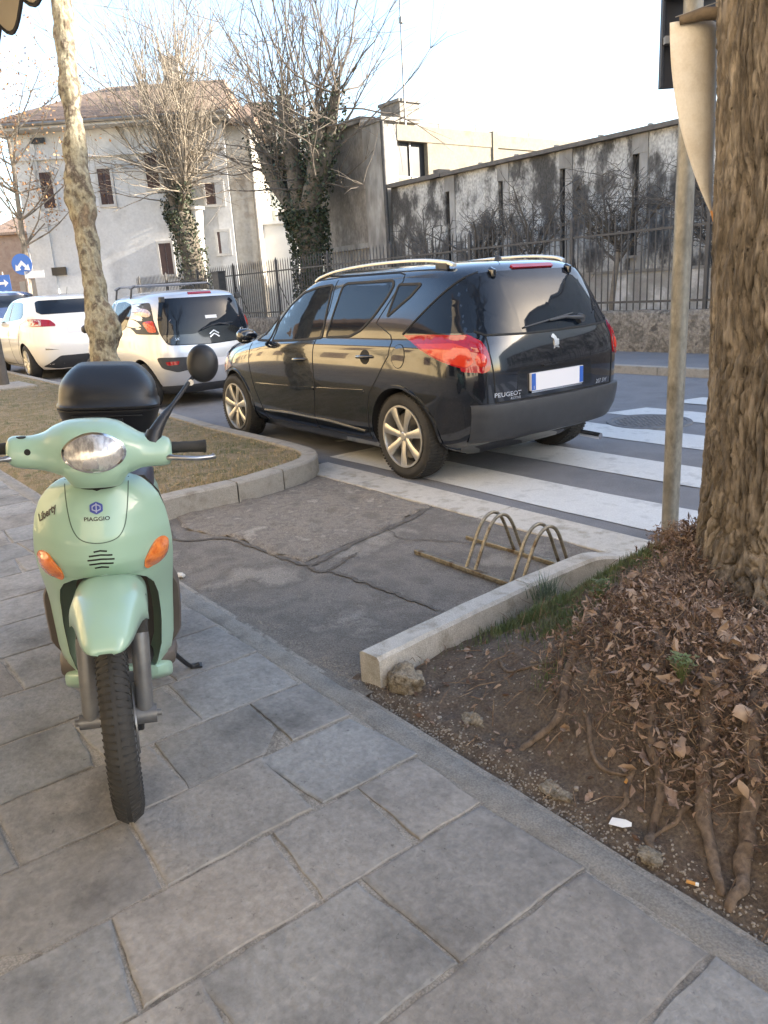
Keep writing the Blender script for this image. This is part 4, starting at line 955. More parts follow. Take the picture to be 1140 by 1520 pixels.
# rear bumper plastic
kp_ = lambda p: p.x < -.40
bm_ = B.shell('rear_bumper', [.300, .315, .34, .42, .50, .545, .565, .570], .026, m_plast, BC, lambda p: p.x < -.47, prof=[.0, .75, .9, .95, 1.0, 1.0, .8, 0])
mb = MB(); mb.tube([V(-.55, -.45, .2), V(-.72, -.46, .19)], .025, 12); mb.build('exhaust', m_chrome, BC)
# antenna
mb = MB(); mb.lathe([(.03, 0), (.024, .02), (.012, .035), (.0, .036)], (-.18, .03, 1.478), 'z', 12); mb.tube([V(-.18, .03, 1.51), V(-.30, .03, 1.70)], [.003, .0018], 6); mb.build('antenna', m_plast, BC, smooth=50)
# headlamp, grille
decal('headlight', bv, roundpoly([(2.70, .70), (2.95, .82), (3.15, .80), (3.30, .66), (3.0, .62)], .03), 'y', 1, m_clear, BC, off=.006, thick=.003, res=.05)
for x in (0, 2.66):
    for sg in (1, -1): car_wheel(BC, x, sg * .745, sg, r=.312, w=.195, rim=.222)
# seats seen through the glass are dark shapes behind it
# ---------------- silver small hatchback
SC = empty('parked_car', (-10.02, 4.50, 0), (0, 0, atan2(.02, -1.0)), label='silver small hatchback with roof bars, parked between the black and the white car', cat='car')
keysS = [(.18, 2.80, -.42, .66, 4, 6), (.26, 2.88, -.50, .72, 4, 6), (.40, 2.92, -.545, .77, 4, 6), (.55, 2.93, -.555, .80, 4, 5.5), (.70, 2.92, -.545, .805, 4, 5.5), (.78, 2.85, -.53, .80, 4, 5.5), (.90, 2.6, -.51, .785, 3.6, 5), (.98, 2.25, -.50, .765, 3.6, 5), (1.10, 1.95, -.48, .735, 4, 5), (1.25, 1.66, -.44, .685, 4, 5),
         (1.36, 1.42, -.40, .64, 4, 5), (1.41, 1.25, -.36, .60, 4, 5), (1.445, 1.05, -.28, .52, 3.5, 4.5), (1.47, .8, -.05, .38, 3, 4), (1.485, .6, .15, .2, 2.5, 3), (1.488, .45, .3, .06, 2, 2)]
S = Body(keysS, .95, bow=.07); zsS = sorted(set([k[0] for k in keysS] + [.22, .33, .47, .62, .74, .84, .94, 1.04, 1.17, 1.31, 1.39, 1.43, 1.46, 1.478]))
S.build(zsS, m_silver, SC, [(0, .325, .80, .31), (2.30, .325, .80, .31)]); sv = S.bvh
for sg in (1, -1):
    decal('side_window', sv, roundpoly([(.48, 1.02), (.62, .99), (1.0, .98), (1.0, 1.36), (.66, 1.37), (.40, 1.33), (.34, 1.22)], .06), 'y', sg, m_glass, SC, off=.003, thick=.002, res=.06)
    decal('side_window', sv, roundpoly([(1.08, .975), (1.95, .97), (1.60, 1.24), (1.40, 1.35), (1.08, 1.36)], .04), 'y', sg, m_glass, SC, off=.003, thick=.002, res=.06)
    ribbon('door_seam', sv, [[(1.04, 1.38), (1.04, .8), (1.0, .24)], [(2.0, .95), (1.96, .4), (1.9, .24)], [(1.0, .24), (1.9, .24)]], .007, 'y', sg, m_gap, SC)
    tl = decal('tail_light', sv, roundpoly([(sg*.72, 1.37), (sg*.64, 1.38), (sg*.60, 1.15), (sg*.575, .95), (sg*.72, .94), (sg*.76, 1.10)], .02) if False else roundpoly([(sg*.66, 1.33), (sg*.60, 1.34), (sg*.635, 1.12), (sg*.62, .94), (sg*.76, .95), (sg*.735, 1.15)], .015), 'x', -1, m_plast, SC, off=.004, thick=.003, res=.03)
    decal('lens', sv, ellpoly(sg*.665, 1.215, .034, .055), 'x', -1, m_clear, tl, off=.010, thick=.003, res=.015, bulge=.012)
    decal('lens', sv, roundpoly([(sg*.64, 1.12), (sg*.635, .965), (sg*.70, .965), (sg*.71, 1.10)], .03), 'x', -1, m_redo, tl, off=.010, thick=.003, res=.02, bulge=.012)
    ins = decal('bumper_insert', sv, roundpoly([(sg*.70, .66), (sg*.30, .64), (sg*.22, .50), (sg*.50, .46), (sg*.66, .52)], .04), 'x', -1, m_plast, SC, off=.004, thick=.003, res=.04)
    decal('reflector', sv, roundpoly([(sg*.62, .60), (sg*.46, .60), (sg*.48, .555), (sg*.60, .555)], .012), 'x', -1, m_red, ins, off=.007, thick=.002, res=.04)
    mb = MB(); mb.loft([[V(1.88 + a_ * cos(q), sg * (.78 + t), 1.02 + b_ * sin(q)) for q in [2 * pi * j / 14 for j in range(14)]] for t, a_, b_ in ((0, .03, .02), (.04, .06, .055), (.12, .065, .06), (.15, .035, .035))]); mb.build('door_mirror', m_plast, SC, smooth=60)
    mb = MB()
    for x in (.55, 1.15): mb.tube([V(x, sg * .60, 1.40), V(x, sg * .57, 1.53), V(x, sg * .52, 1.565)], .014, 8)
    mb.build('bar_foot', m_plast, SC, smooth=50)
for x in (.55, 1.15):
    mb = MB(); mb.tube([V(x, -.54, 1.565), V(x, .54, 1.565)], .013, 8); mb.tube([V(x, .54, 1.565), V(x, .60, 1.53)], .012, 8); mb.build('roof_bar', mat('roof_bar_grey', (.22, .22, .23), .4, metal=.6), SC, smooth=50)
rg = decal('rear_window', sv, roundpoly([(-.56, .80), (0, .775), (.56, .80), (.615, .95), (.60, 1.12), (.52, 1.375), (-.52, 1.375), (-.60, 1.12), (-.615, .95)], .05), 'x', -1, m_glass, SC, off=.004, thick=.004, res=.05)
decal('glass_band', sv, roundpoly([(-.55, .81), (0, .785), (.55, .81), (.60, .93), (.2, .92), (-.05, 1.0), (-.35, .99), (-.50, .92)], .04), 'x', -1, mat('band_black', (.006, .007, .008), .15, coat=1), rg, off=.0065, thick=.001, res=.05)
decal('brake_light', sv, roundpoly([(-.16, 1.412), (-.16, 1.432), (.16, 1.432), (.16, 1.412)], .006), 'x', -1, m_red, SC, off=.012, thick=.006, res=.05)
for zc in (.875, .915):
    ribbon('chevron_badge', sv, [[(-.125, zc - .012), (-.06, zc + .03), (.005, zc - .012)]], .016, 'x', -1, m_badge, rg, off=.016, step=.05)
lettering('C1', .06, sv, (-.48, .93), 'x', -1, m_badge, rg, off=.012, flip=-1, shear=.2, bold=.002)
lettering('SX', .045, sv, (.44, .87), 'x', -1, m_badge, rg, off=.012, flip=-1, shear=.2)
mb = MB(); f = lambda y, z, o: sv.ray_cast(V(-6, y, z), V(1, 0, 0))[0] + V(-o, 0, 0)
mb.tube([f(0, 1.0, .02), f(-.15, 1.03, .03), f(-.3, 1.0, .02)], .009, 6); mb.tube([f(.1, .97, .02), f(-.05, 1.02, .03), f(-.35, 1.03, .02)], .006, 6); mb.build('rear_wiper', m_plast, rg)
mb = MB()
for y in (.54, -.50): mb.box(-.43, -.36, y - .03, y + .03, 1.33, 1.40)
mb.build('window_hinge', m_plast, rg, bevel=.01)
decal('light_film', sv, [(.02, 1.14), (-.14, 1.14), (-.14, 1.10), (.02, 1.10)], 'x', -1, m_wht if 'm_wht' in globals() else m_plate, rg, off=.006, thick=.001, res=.1)
decal('number_plate', sv, [(-.26, .60), (-.26, .50), (.20, .50), (.20, .60)], 'x', -1, m_plate, SC, off=.008, thick=.003, res=.1)
S.shell('rear_valance', [.18, .2, .27, .29], .008, m_plast, SC, lambda p: p.x < -.2, prof=[.3, 1, 1, .2])
for x in (0, 2.30):
    for sg in (1, -1): car_wheel(SC, x, sg * .70, sg, r=.288, w=.165, rim=.19, spokes=8, tread=False, rm=m_alloy)
# ---------------- white hatchback and dark blue car further on
def hatch(loc, scale, paint, label, lights=True):
    C = empty('parked_car', loc, (0, 0, atan2(.02, -1.0)), label=label, cat='car'); C.scale = (scale,) * 3
    k = [(.18, 3.30, -.62, .74, 4, 5), (.28, 3.42, -.72, .82, 4, 5), (.45, 3.48, -.78, .87, 4, 5), (.60, 3.48, -.79, .89, 4, 5), (.72, 3.42, -.77, .895, 4, 5), (.85, 3.25, -.75, .885, 3.8, 5), (.95, 2.85, -.73, .865, 3.6, 5), (1.03, 2.42, -.70, .835, 3.6, 5), (1.15, 2.10, -.66, .785, 4, 5), (1.28, 1.8, -.58, .73, 4, 5), (1.37, 1.5, -.56, .68, 4, 5),
         (1.41, 1.3, -.56, .63, 4, 4.5), (1.44, 1.0, -.40, .55, 3.5, 4), (1.462, .75, -.1, .4, 3, 4), (1.475, .55, .1, .2, 2.5, 3), (1.478, .45, .3, .06, 2, 2)]
    b = Body(k, 1.1, bow=.08); z = sorted(set([q[0] for q in k] + [.23, .36, .52, .66, .78, .9, .99, 1.09, 1.21, 1.33, 1.39, 1.43, 1.452, 1.47]))
    b.build(z, paint, C, [(0, .345, .89, .31), (2.62, .345, .89, .31)]); v = b.bvh
    for sg in (1, -1):
        decal('side_window', v, roundpoly([(.92, 1.03), (.12, 1.07), (.02, 1.13), (.20, 1.33), (.40, 1.36), (.92, 1.37)], .03), 'y', sg, m_glass, C, off=.003, thick=.002, res=.06)
        decal('side_window', v, roundpoly([(1.0, 1.03), (2.1, 1.0), (1.75, 1.23), (1.40, 1.36), (1.0, 1.375)], .03), 'y', sg, m_glass, C, off=.003, thick=.002, res=.06)
        ribbon('door_seam', v, [[(.96, 1.38), (.97, .8), (1.0, .24)], [(2.15, .97), (2.12, .4), (2.05, .24)], [(.05, 1.0), (.22, .7), (.42, .45), (.45, .24)], [(.45, .24), (2.05, .24)]], .008, 'y', sg, m_gap, C)
        if lights:
            tl = decal('tail_light', v, roundpoly([(sg*.30, 1.0) , (sg*.45, 1.05), (sg*.80, 1.06), (sg*.80, .92), (sg*.32, .90)] if False else [(sg*.44, .96), (sg*.50, 1.03), (sg*.66, 1.055), (sg*.78, 1.06), (sg*.78, .93), (sg*.44, .925)], .015), 'x', -1, m_red, C, off=.008, thick=.004, res=.04)
            decal('lens', v, roundpoly([(-.30, 1.05), (-.56, 1.045), (-.60, .94), (-.36, .94)], .02), 'y', sg, m_clear, tl, off=.008, thick=.003, res=.04)
            decal('reflector', v, [(sg*.45, .53), (sg*.66, .56), (sg*.66, .53)], 'x', -1, m_chrome, C, off=.006, thick=.003, res=.05)
        mb = MB(); mb.loft([[V(2.02 + a_ * cos(q), sg * (.86 + t), 1.05 + b_ * sin(q)) for q in [2 * pi * j / 14 for j in range(14)]] for t, a_, b_ in ((0, .04, .03), (.05, .07, .065), (.15, .075, .07), (.19, .04, .04))]); mb.build('door_mirror', m_plast, C, smooth=60)
    decal('rear_window', v, roundpoly([(-.60, 1.13), (.60, 1.13), (.655, 1.17), (.62, 1.34), (.58, 1.365), (-.58, 1.365), (-.62, 1.34), (-.655, 1.17)], .02), 'x', -1, m_glass, C, off=.004, thick=.004, res=.05)
    decal('number_plate', v, [(-.26, .80), (-.26, .91), (.26, .91), (.26, .80)], 'x', -1, m_plate, C, off=.008, thick=.003, res=.1)
    decal('rear_valance', v, roundpoly([(-.70, .24), (-.45, .42), (.45, .42), (.70, .24), (.5, .2), (-.5, .2)], .04), 'x', -1, m_plast, C, off=.006, thick=.004, res=.06)
    for x in (0, 2.62):
        for sg in (1, -1): car_wheel(C, x, sg * .77, sg, r=.31, w=.20, rim=.21, spokes=10, tread=False)
    mb = MB(); mb.tube([V(-.1, 0, 1.46), V(-.2, 0, 1.58)], .004, 5); mb.build('antenna', m_plast, C)
    return C
hatch((-16.62, 4.82, 0), 1.10, m_white, 'white hatchback with red tail lamps behind the leaning plane trunk')
hatch((-23.6, 5.1, 0), 1.28, m_bluep, 'dark blue car at the far left, farthest of the parked row')
# ================================================================== SCOOTER
# root axes: X to the scooter's left (right in the photo), Y backwards, Z up; it leans on its side stand
m_mint = mat('mint_paint', (.30, .445, .345), .34, coat=.55, coatr=.05, spec=.5)
m_blk = mat('black_textured', (.016, .016, .018), .42, spec=.45, bump=.0004, bscale=420)
m_case = mat('case_black', (.011, .011, .012), .38, spec=.5, bump=.0004, bscale=380)
m_lin = mat('brown_grey_plastic', (.085, .070, .060), .6, var=[(.10, .083, .072)], scale=10)
m_fork = mat('fork_grey', (.15, .15, .155), .42, metal=.5, var=[(.20, .20, .20)], scale=18)
m_steel = mat('steel', (.35, .35, .36), .3, metal=.9)
m_seatb = mat('seat_vinyl', (.040, .042, .060), .42, spec=.5, bump=.0005, bscale=300)
m_orange = mat('orange_lens', (.64, .15, .03), .12, coat=1., var=[(.74, .22, .045), (.56, .12, .025)], scale=40)
m_lens = mat('headlamp_lens', (.55, .52, .48), .12, metal=.6, coat=1., var=[(.80, .77, .72), (.38, .36, .35), (.70, .67, .62)], scale=20, bump=.002, bscale=26, stretch=(2.2, 1, 1), ramp=(.3, .7))
m_ink = mat('lettering_black', (.01, .01, .012), .4); m_inkb = mat('emblem_blue', (.05, .07, .30), .35, coat=.6)
SR = empty('scooter', (-1.945, .482, 0), (0, radians(4.0), radians(68.8)), label='mint green scooter with a black top case parked on the stone pavement', cat='scooter')
SR.scale = (1, 1, .985)
def grid(mb, rows, mi=0):
    n = len(rows[0]); vs_ = [q for r in rows for q in r]
    mb.add(vs_, [(i*n+j, i*n+j+1, (i+1)*n+j+1, (i+1)*n+j) for i in range(len(rows) - 1) for j in range(n - 1)], mi)
# --- leg shield
ZW = [(.902, .078), (.897, .097), (.885, .118), (.865, .140), (.84, .158), (.80, .173), (.75, .182), (.70, .187), (.65, .188), (.60, .186), (.55, .183), (.50, .181), (.40, .178), (.32, .175), (.26, .165), (.225, .14), (.21, .11)]
def shw(z): return float(np.interp(z, [q[0] for q in ZW][::-1], [q[1] for q in ZW][::-1]))
def shy(x, z):
    w = shw(z); yc = np.interp(z, [.2, .35, .5, .60, .68, .75, .82, .905], [.30, .27, .225, .165, .128, .130, .150, .195]); k = np.interp(z, [.2, .5, .65, .9], [.17, .17, .15, .07])
    return float(yc + k * abs(x / max(w, .02)) ** 2.6 + (.012 * sstep(.62, .69, z) * -1 * math.exp(-(x / .07) ** 2)))
ARC = [(.21, .092), (.26, .120), (.32, .136), (.42, .142), (.52, .138), (.575, .128), (.605, .112), (.622, .088), (.633, .055), (.636, 0)]
def arw(z): return float(np.interp(z, [q[0] for q in ARC], [q[1] for q in ARC])) if z < .636 else 0
mb = MB(); zu = [q / 1000 for q in list(range(636, 880, 12)) + [880, 888, 895, 900, 902]]
rows = []
for z in zu: w = shw(z); rows.append([V(w * s, shy(w * s, z), z) for s in [sin(pi / 2 * t) if True else t for t in np.linspace(-1, 1, 41)]])
grid(mb, rows)
zl = [.21, .225, .24, .26, .29, .32, .36, .40, .44, .48, .52, .55, .575, .592, .605, .615, .622, .628, .633, .636]
for sg in (-1, 1):
    rows = []
    for z in zl:
        a_, w = arw(z), shw(z); rows.append([V(sg * (a_ + (w - a_) * t), shy(a_ + (w - a_) * t, z), z) for t in np.linspace(0, 1, 15)])
    grid(mb, rows)
    # wheel well walls behind the opening
    rows = [[V(sg * max(0, arw(z) - .002 - .055 * t), shy(arw(z), z) + .006 * (t > 0) + .24 * t, z + .006 * t * (1 if z > .55 else 0)) for t in (0, .06, .3, .7, 1.0)] for z in zl]
    grid(mb, rows)
    # outer edge rolled back
    zz = zl[:-1] + zu; rows = [[V(sg * (shw(z) - .0), shy(shw(z), z), z), V(sg * (shw(z) + .001), shy(shw(z), z) + .010, z), V(sg * (shw(z) - .012), shy(shw(z), z) + .022, z)] for z in zz]
    grid(mb, rows)
me = mb.mesh('leg_shield', m_mint); bm = bmesh.new(); bm.from_mesh(me); bmesh.ops.remove_doubles(bm, verts=bm.verts, dist=1e-4); bmesh.ops.recalc_face_normals(bm, faces=bm.faces); bm.to_mesh(me); bm.free()
shield = link('leg_shield', me, SR, 50)
bm = bmesh.new(); bm.from_mesh(me); shb = BVHTree.FromBMesh(bm); bm.free()
# back wall of the well + inner shield
mb = MB()
rows = [[V(x * shw(z) * .98, .46 + .0 * z - .10 * (z - .3) + (0 if z < .6 else -.25 * (z - .6)), z) for x in np.linspace(-1, 1, 9)] for z in np.linspace(.2, .88, 14)]
grid(mb, rows); mb.build('inner_panel', m_lin, SR, smooth=50)
for sg in (-1, 1):
    rows = []; mb = MB()
    for z in np.linspace(.27, .55, 12):
        e = .205 - .014 * ((z - .42) / .15) ** 4 if True else 0; x0 = shw(z) - .02; y0 = shy(shw(z), z)
        e = min(.204, shw(z) + .026) - .022 * sstep(.48, .56, z) - .02 * sstep(.32, .26, z)
        rows.append([V(sg * x0, y0 + .018, z), V(sg * (e - .006), y0 + .020, z), V(sg * e, y0 + .032, z), V(sg * e, y0 + .11, z), V(sg * (e - .02), y0 + .12, z)])
    grid(mb, rows); mb.build('side_trim', m_lin, SR, smooth=50)
# panel line, grille, emblem, words
pl = [(-.083, .898), (-.080, .86), (-.075, .82), (-.068, .785), (-.055, .760), (-.035, .747), (0, .742), (.035, .747), (.055, .760), (.068, .785), (.075, .82), (.080, .86), (.083, .898)]
ribbon('panel_seam', shb, [[tuple(q.to_2d()) for q in catmull([V(x - .002, z, 0) for x, z in pl], 4)]], .0028, 'y', -1, mat('seam_green', (.06, .10, .075), .6), SR, off=.0006, step=.01)
for k, (hw, dz) in enumerate(((.017, .024), (.030, .012), (.0345, 0), (.031, -.012), (.018, -.024))):
    ribbon('vent_slot', shb, [[(-.002 - hw, .694 + dz), (-.002, .697 + dz), (-.002 + hw, .694 + dz)]], .0046, 'y', -1, m_gap, SR, off=.0008, step=.01)
hexo = [(.019 * cos(pi / 6 + k * pi / 3) - .004, .834 + .0165 * sin(pi / 6 + k * pi / 3)) for k in range(6)]
em = decal('emblem', shb, roundpoly(hexo, .003), 'y', -1, m_inkb, SR, off=.0020, thick=.001, res=.02)
m_embl = mat('emblem_silver', (.45, .48, .62), .3, metal=.5)
ribbon('emblem_mark', shb, [[(-.004, .846), (-.004, .822)], [(-.014, .838), (-.004, .843), (.006, .838), (.006, .830), (-.004, .826), (-.014, .830), (-.014, .838)]], .0028, 'y', -1, m_embl, em, off=.0034, step=.01)
lettering('PIAGGIO', .0145, shb, (-.004, .806), 'y', -1, m_ink, SR, off=.0012, bold=.0003, sx=1.15)
lettering('Liberty', .0235, shb, (-.137, .812), 'y', -1, m_ink, SR, off=.0015, shear=.6, rot=.66, bold=.0007, sx=.95)
for sg in (-1, 1):
    sh_ = [(.106, .640), (.108, .662), (.122, .694), (.142, .716), (.162, .720), (.176, .702), (.175, .678), (.160, .652), (.134, .636), (.114, .632)]
    decal('indicator', shb, roundpoly([(sg * x, z + (.004 if sg > 0 else -.012)) for x, z in sh_], .012), 'y', -1, m_orange, SR, off=.003, thick=.004, res=.012, bulge=.012)
# --- front fender
mb = MB(); secs = []
for y, zt_, hw, zs_ in ((-.214, .566, .016, .562), (-.212, .575, .029, .564), (-.203, .590, .040, .566), (-.185, .603, .049, .568), (-.15, .620, .058, .568), (-.10, .637, .068, .574), (-.05, .648, .078, .574), (-.015, .652, .087, .566), (0, .653, .092, .556), (.04, .654, .090, .560), (.12, .645, .090, .558), (.20, .63, .088, .555)):
    L = []
    for k in range(17):
        a = pi * k / 16; L.append(V(.014 + 1.07 * hw * (1 if cos(a) > 0 else -1) * abs(cos(a)) ** .62 * 1.0, y - .012 * sin(a) * 0, zs_ + (zt_ - zs_) * sin(a) ** .72))
    secs.append(L)
grid(mb, secs); fd = mb.build('front_fender', m_mint, SR, smooth=50); so = fd.modifiers.new('s', 'SOLIDIFY'); so.thickness = .004
# --- front wheel, fork
WX = .016; WR = .267
mb = MB(); h = .037; prof = []
for k in range(13):
    a = pi * k / 12; prof.append((WR - .045 + .045 * sin(a) ** .8, -h * cos(a)))
prof = [(WR - .062, -h * .62)] + prof + [(WR - .062, h * .62)]
mb.lathe([(r_, y_) for r_, y_ in prof], (0, 0, 0), 'x', 96)
n_ = 84
for k in range(n_):
    a0 = 2 * pi * k / n_
    for side in (-1, 1):
        q = []
        for rr_ in (-.002, .0045):
            for t, da in ((.10, .0), (.10, .040), (.62, .075), (.95, .085), (.95, .045), (.62, .035)):
                b_ = t * pi / 2; rad = WR - .045 + (.045 + rr_) * abs(cos(b_)) ** .8; xx = side * (h + rr_ * .5) * sin(b_); an = a0 + da * side * .5 + (side > 0) * pi / n_
                q.append(V(xx, rad * cos(an), rad * sin(an)))
        mb.add(q, [(6, 7, 8, 9, 10, 11), (0, 1, 7, 6), (1, 2, 8, 7), (2, 3, 9, 8), (3, 4, 10, 9), (4, 5, 11, 10), (5, 0, 6, 11)])
fw_ = mb.build('front_wheel', m_rubber, SR, smooth=40, loc=(WX, 0, WR + .002)); fw_.rotation_euler = (0, radians(-2.0), radians(3.5))
mb = MB(); mb.lathe([(WR - .055, -.030), (WR - .062, -.034), (WR - .078, -.026), (WR - .085, -.010), (WR - .085, .010), (WR - .078, .026), (WR - .062, .034), (WR - .055, .030)], (0, 0, 0), 'x', 60)
for k in range(6):
    a = 2 * pi * k / 6; e = V(0, cos(a), sin(a)); q = V(0, -sin(a), cos(a))
    mb.loft([[e * r_ + q * s1 * w_ + V(s2 * .012, 0, 0) for s1, s2 in ((-1, -1), (1, -1), (1, 1), (-1, 1))] for r_, w_ in ((.03, .018), (.10, .012), (WR - .08, .016))])
mb.lathe([(.0001, -.035), (.035, -.035), (.035, .035), (.0001, .035)], (0, 0, 0), 'x', 24); mb.build('rim', m_fork, fw_, smooth=40)
mb = MB(); mb.lathe([(.05, .040), (.098, .040), (.098, .044), (.05, .044)], (0, 0, 0), 'x', 40); mb.build('brake_disc', m_steel, fw_, smooth=40)
for sg, x0 in ((-1, -.054), (1, .084)):
    mb = MB(); mb.tube([V(x0, .075, .60), V(x0, .055, .56), V(x0, .030, .48)], [.024, .024, .022], 16); up = mb.build('fork_boot', m_rubber, SR, smooth=50)
    mb = MB(); mb.tube([V(x0, .034, .505), V(x0, .028, .49), V(x0, .004, .31), V(x0, 0, .27)], [.0235, .0245, .0225, .020], 18); 
    mb.tube([V(x0 - .030, .0, .277), V(x0 + .030, .0, .277)], .021 if sg < 0 else .026, 16); mb.tube([V(x0 + sg * .028, 0, .277), V(x0 + sg * .042, 0, .277)], .010, 8)
    if sg > 0: mb.box(x0 - .042, x0 - .006, .015, .085, .29, .37)
    mb.build('fork_leg', m_fork, SR, smooth=50)
mb = MB(); mb.box(.050, .076, .045, .10, .20, .30); mb.tube([V(.062, .05, .22), V(.045, .05, .22)], .016, 12); mb.build('brake_caliper', m_blk, SR, bevel=.005)
mb = MB(); mb.tube(catmull([V(.066, .09, .30), V(.075, .10, .40), V(.070, .11, .52), V(.05, .14, .62)], 6), .0042, 8); mb.build('brake_hose', m_rubber, SR, smooth=60)
mb = MB(); mb.tube(catmull([V(-.066, .05, .30), V(-.072, .08, .40), V(-.066, .11, .52), V(-.05, .14, .62)], 6), .0032, 8); mb.build('speedometer_cable', m_rubber, SR, smooth=60)
# --- handlebar cover
mb = MB(); secs = []
HC = [(-.212, .992, .024, .030), (-.207, .992, .034, .038), (-.190, .990, .041, .044), (-.155, .987, .043, .048), (-.125, .988, .049, .056), (-.095, .992, .063, .070), (-.065, .992, .074, .088), (-.03, .990, .080, .098), (0, .989, .081, .102), (.03, .989, .080, .100), (.065, .988, .074, .090), (.095, .985, .060, .072), (.125, .981, .046, .056), (.155, .978, .042, .047), (.18, .976, .040, .042), (.196, .975, .035, .036), (.202, .975, .024, .028)]
HS = [V(*q[:1], 0, 0) for q in HC]
def hcs(x): return [pchip([q[0] for q in HC], [q[i] for q in HC], x) for i in (1, 2, 3)]
for x in list(np.linspace(-.212, .202, 70)):
    zc, hh, dd = hcs(x); 
    L = []
    for k in range(32):
        a = 2 * pi * k / 32; cy, sz = cos(a), sin(a); e = .86
        yy = dd * (1 if cy > 0 else -1) * abs(cy) ** e; zz = hh * (1 if sz > 0 else -1) * abs(sz) ** e
        top = 1.0; zz *= (1.0 if sz < 0 else 1.0)
        L.append(V(x, .195 + yy - .030 * sz * (1 - abs(x) / .3) * -1 * .6, zc + zz))
    secs.append(L)
mb.loft(secs); 
cv = mb.build('handlebar_cover', m_mint, SR, smooth=60)
cb = MB(); cb.loft(secs); me = cb.mesh('t', m_mint); bm = bmesh.new(); bm.from_mesh(me); bmesh.ops.recalc_face_normals(bm, faces=bm.faces); hbv = BVHTree.FromBMesh(bm); bm.free(); bpy.data.meshes.remove(me)
mb = MB(); secs = []
for z, hw, yf, yb in ((.985, .125, .118, .27), (.955, .104, .098, .27), (.930, .086, .100, .265), (.912, .074, .108, .26), (.900, .067, .118, .255), (.894, .064, .128, .25)):
    secs.append([V(.004 + hw * (1 if cos(a) > 0 else -1) * abs(cos(a)) ** .7, (yf + yb) / 2 + (yb - yf) / 2 * (1 if sin(a) > 0 else -1) * abs(sin(a)) ** .7, z) for a in [2 * pi * k / 32 for k in range(32)]])
mb.loft(secs); mb.build('cover_neck', m_mint, cv, smooth=60)
mb = MB(); mb.lathe([(.03, .880), (.052, .885), (.055, .893), (.050, .905), (.0, .907)], (.004, .2, 0), 'z', 28); mb.build('steering_collar', m_gap, SR, smooth=50)
# head lamp: almond lens with chrome rim
al = []
for k in range(44):
    t = 2 * pi * k / 44; x = .071 * cos(t); z = (.046 if sin(t) > 0 else .044) * abs(sin(t)) ** .92 * (1 if sin(t) > 0 else -1) * (1 - .16 * (x / .071) ** 2); al.append((.006 + x, .992 + z + .000))
hl = decal('headlight', hbv, [(.006 + (x - .006) * 1.10, .992 + (z - .992) * 1.12) for x, z in al], 'y', -1, m_chrome, SR, off=.003, thick=.004, res=.012)
decal('lens', hbv, al, 'y', -1, m_lens, hl, off=.0045, thick=.003, res=.01, bulge=.011)
decal('reflector_box', hbv, roundpoly([(-.022, .958), (-.018, .978), (.012, .978), (.014, .958)], .004), 'y', -1, m_chrome, hl, off=.0150, thick=.002, res=.02)
mb = MB(); mb.tube([V(.003, .118, .918), V(.003, .108, .918)], .005, 10); mb.build('screw', m_gap, SR)
for x, z in ((-.158, .995),): decal('cover_plug', hbv, ellpoly(x, z, .008, .008), 'y', -1, m_gap, SR, off=.001, thick=.001, res=.02)
q = hbv.ray_cast(V(-.175, .19, 2), V(0, 0, -1))[0]; mb = MB(); mb.lathe([(.0001, .001), (.012, .001), (.012, -.003)], q, 'z', 16); mb.build('mirror_boss_plug', m_gap, SR)
# grips and levers
for sg, xe, zc in ((-1, -.205, .990), (1, .196, .974)):
    g_ = MB(); xo = xe + sg * .105
    g_.lathe([(.0001, 0), (.016, 0), (.017, .004), (.0165, .02), (.0155, .03), (.0165, .05), (.0155, .06), (.0165, .08), (.0175, .098), (.019, .100), (.019, .106), (.0001, .108)], (0, 0, 0), 'x', 20)
    if sg < 0: g_.v = [(-a, b, c) for a, b, c in g_.v]
    g_.v = [(a + xe - sg * .005, b + .225, c + zc + .004) for a, b, c in g_.v]; g_.build('grip', m_rubber, SR, smooth=50)
    mb = MB(); pts = catmull([V(xe - sg * .02, .170, zc - .012), V(xe + sg * .02, .150, zc - .012), V(xe + sg * .07, .150, zc - .016), V(xe + sg * .105, .165, zc - .018), V(xe + sg * .118, .172, zc - .016)], 5)
    mb.tube(pts, [.009] * 4 + [.0065] * (len(pts) - 7) + [.0065, .008, .009], 10); mb.build('brake_lever', m_steel, SR, smooth=60)
# mirror
mb = MB(); mb.tube([V(.150, .188, 1.0), V(.153, .191, 1.010), V(.160, .200, 1.028)], [.028, .0245, .021], 14); pts = catmull([V(.155, .192, 1.015), V(.180, .22, 1.055), V(.225, .28, 1.105), V(.265, .33, 1.150), V(.285, .35, 1.170)], 5)
mb.tube(pts, [.0215 - .0105 * i / 7 if i < 8 else max(.0062, .0105 - .0022 * (i - 7)) for i in range(len(pts))], 12); st = mb.build('mirror_stalk', m_blk, SR, smooth=60)
mb = MB(); secs = []
fdir = V(-.10, -1, .05).normalized(); u_ = V(1, -.1, 0).normalized(); w_ = fdir.cross(u_).normalized(); c0 = V(.308, .35, 1.203)
for d, s in ((.028, .35), (.024, .70), (.014, .93), (.002, 1.0), (-.006, 1.0), (-.010, .94)):
    secs.append([c0 + fdir * d + u_ * (.045 * s * cos(a)) + w_ * (.056 * s * sin(a)) for a in [2 * pi * k / 32 for k in range(32)]])
mb.loft(secs); mh = mb.build('mirror', m_blk, SR, smooth=50)
mb = MB(); mb.add([c0 - fdir * .0105 + u_ * (.041 * cos(a)) + w_ * (.051 * sin(a)) for a in [2 * pi * k / 32 for k in range(32)]], [tuple(range(32))]); mb.build('mirror_glass', m_chrome, mh)
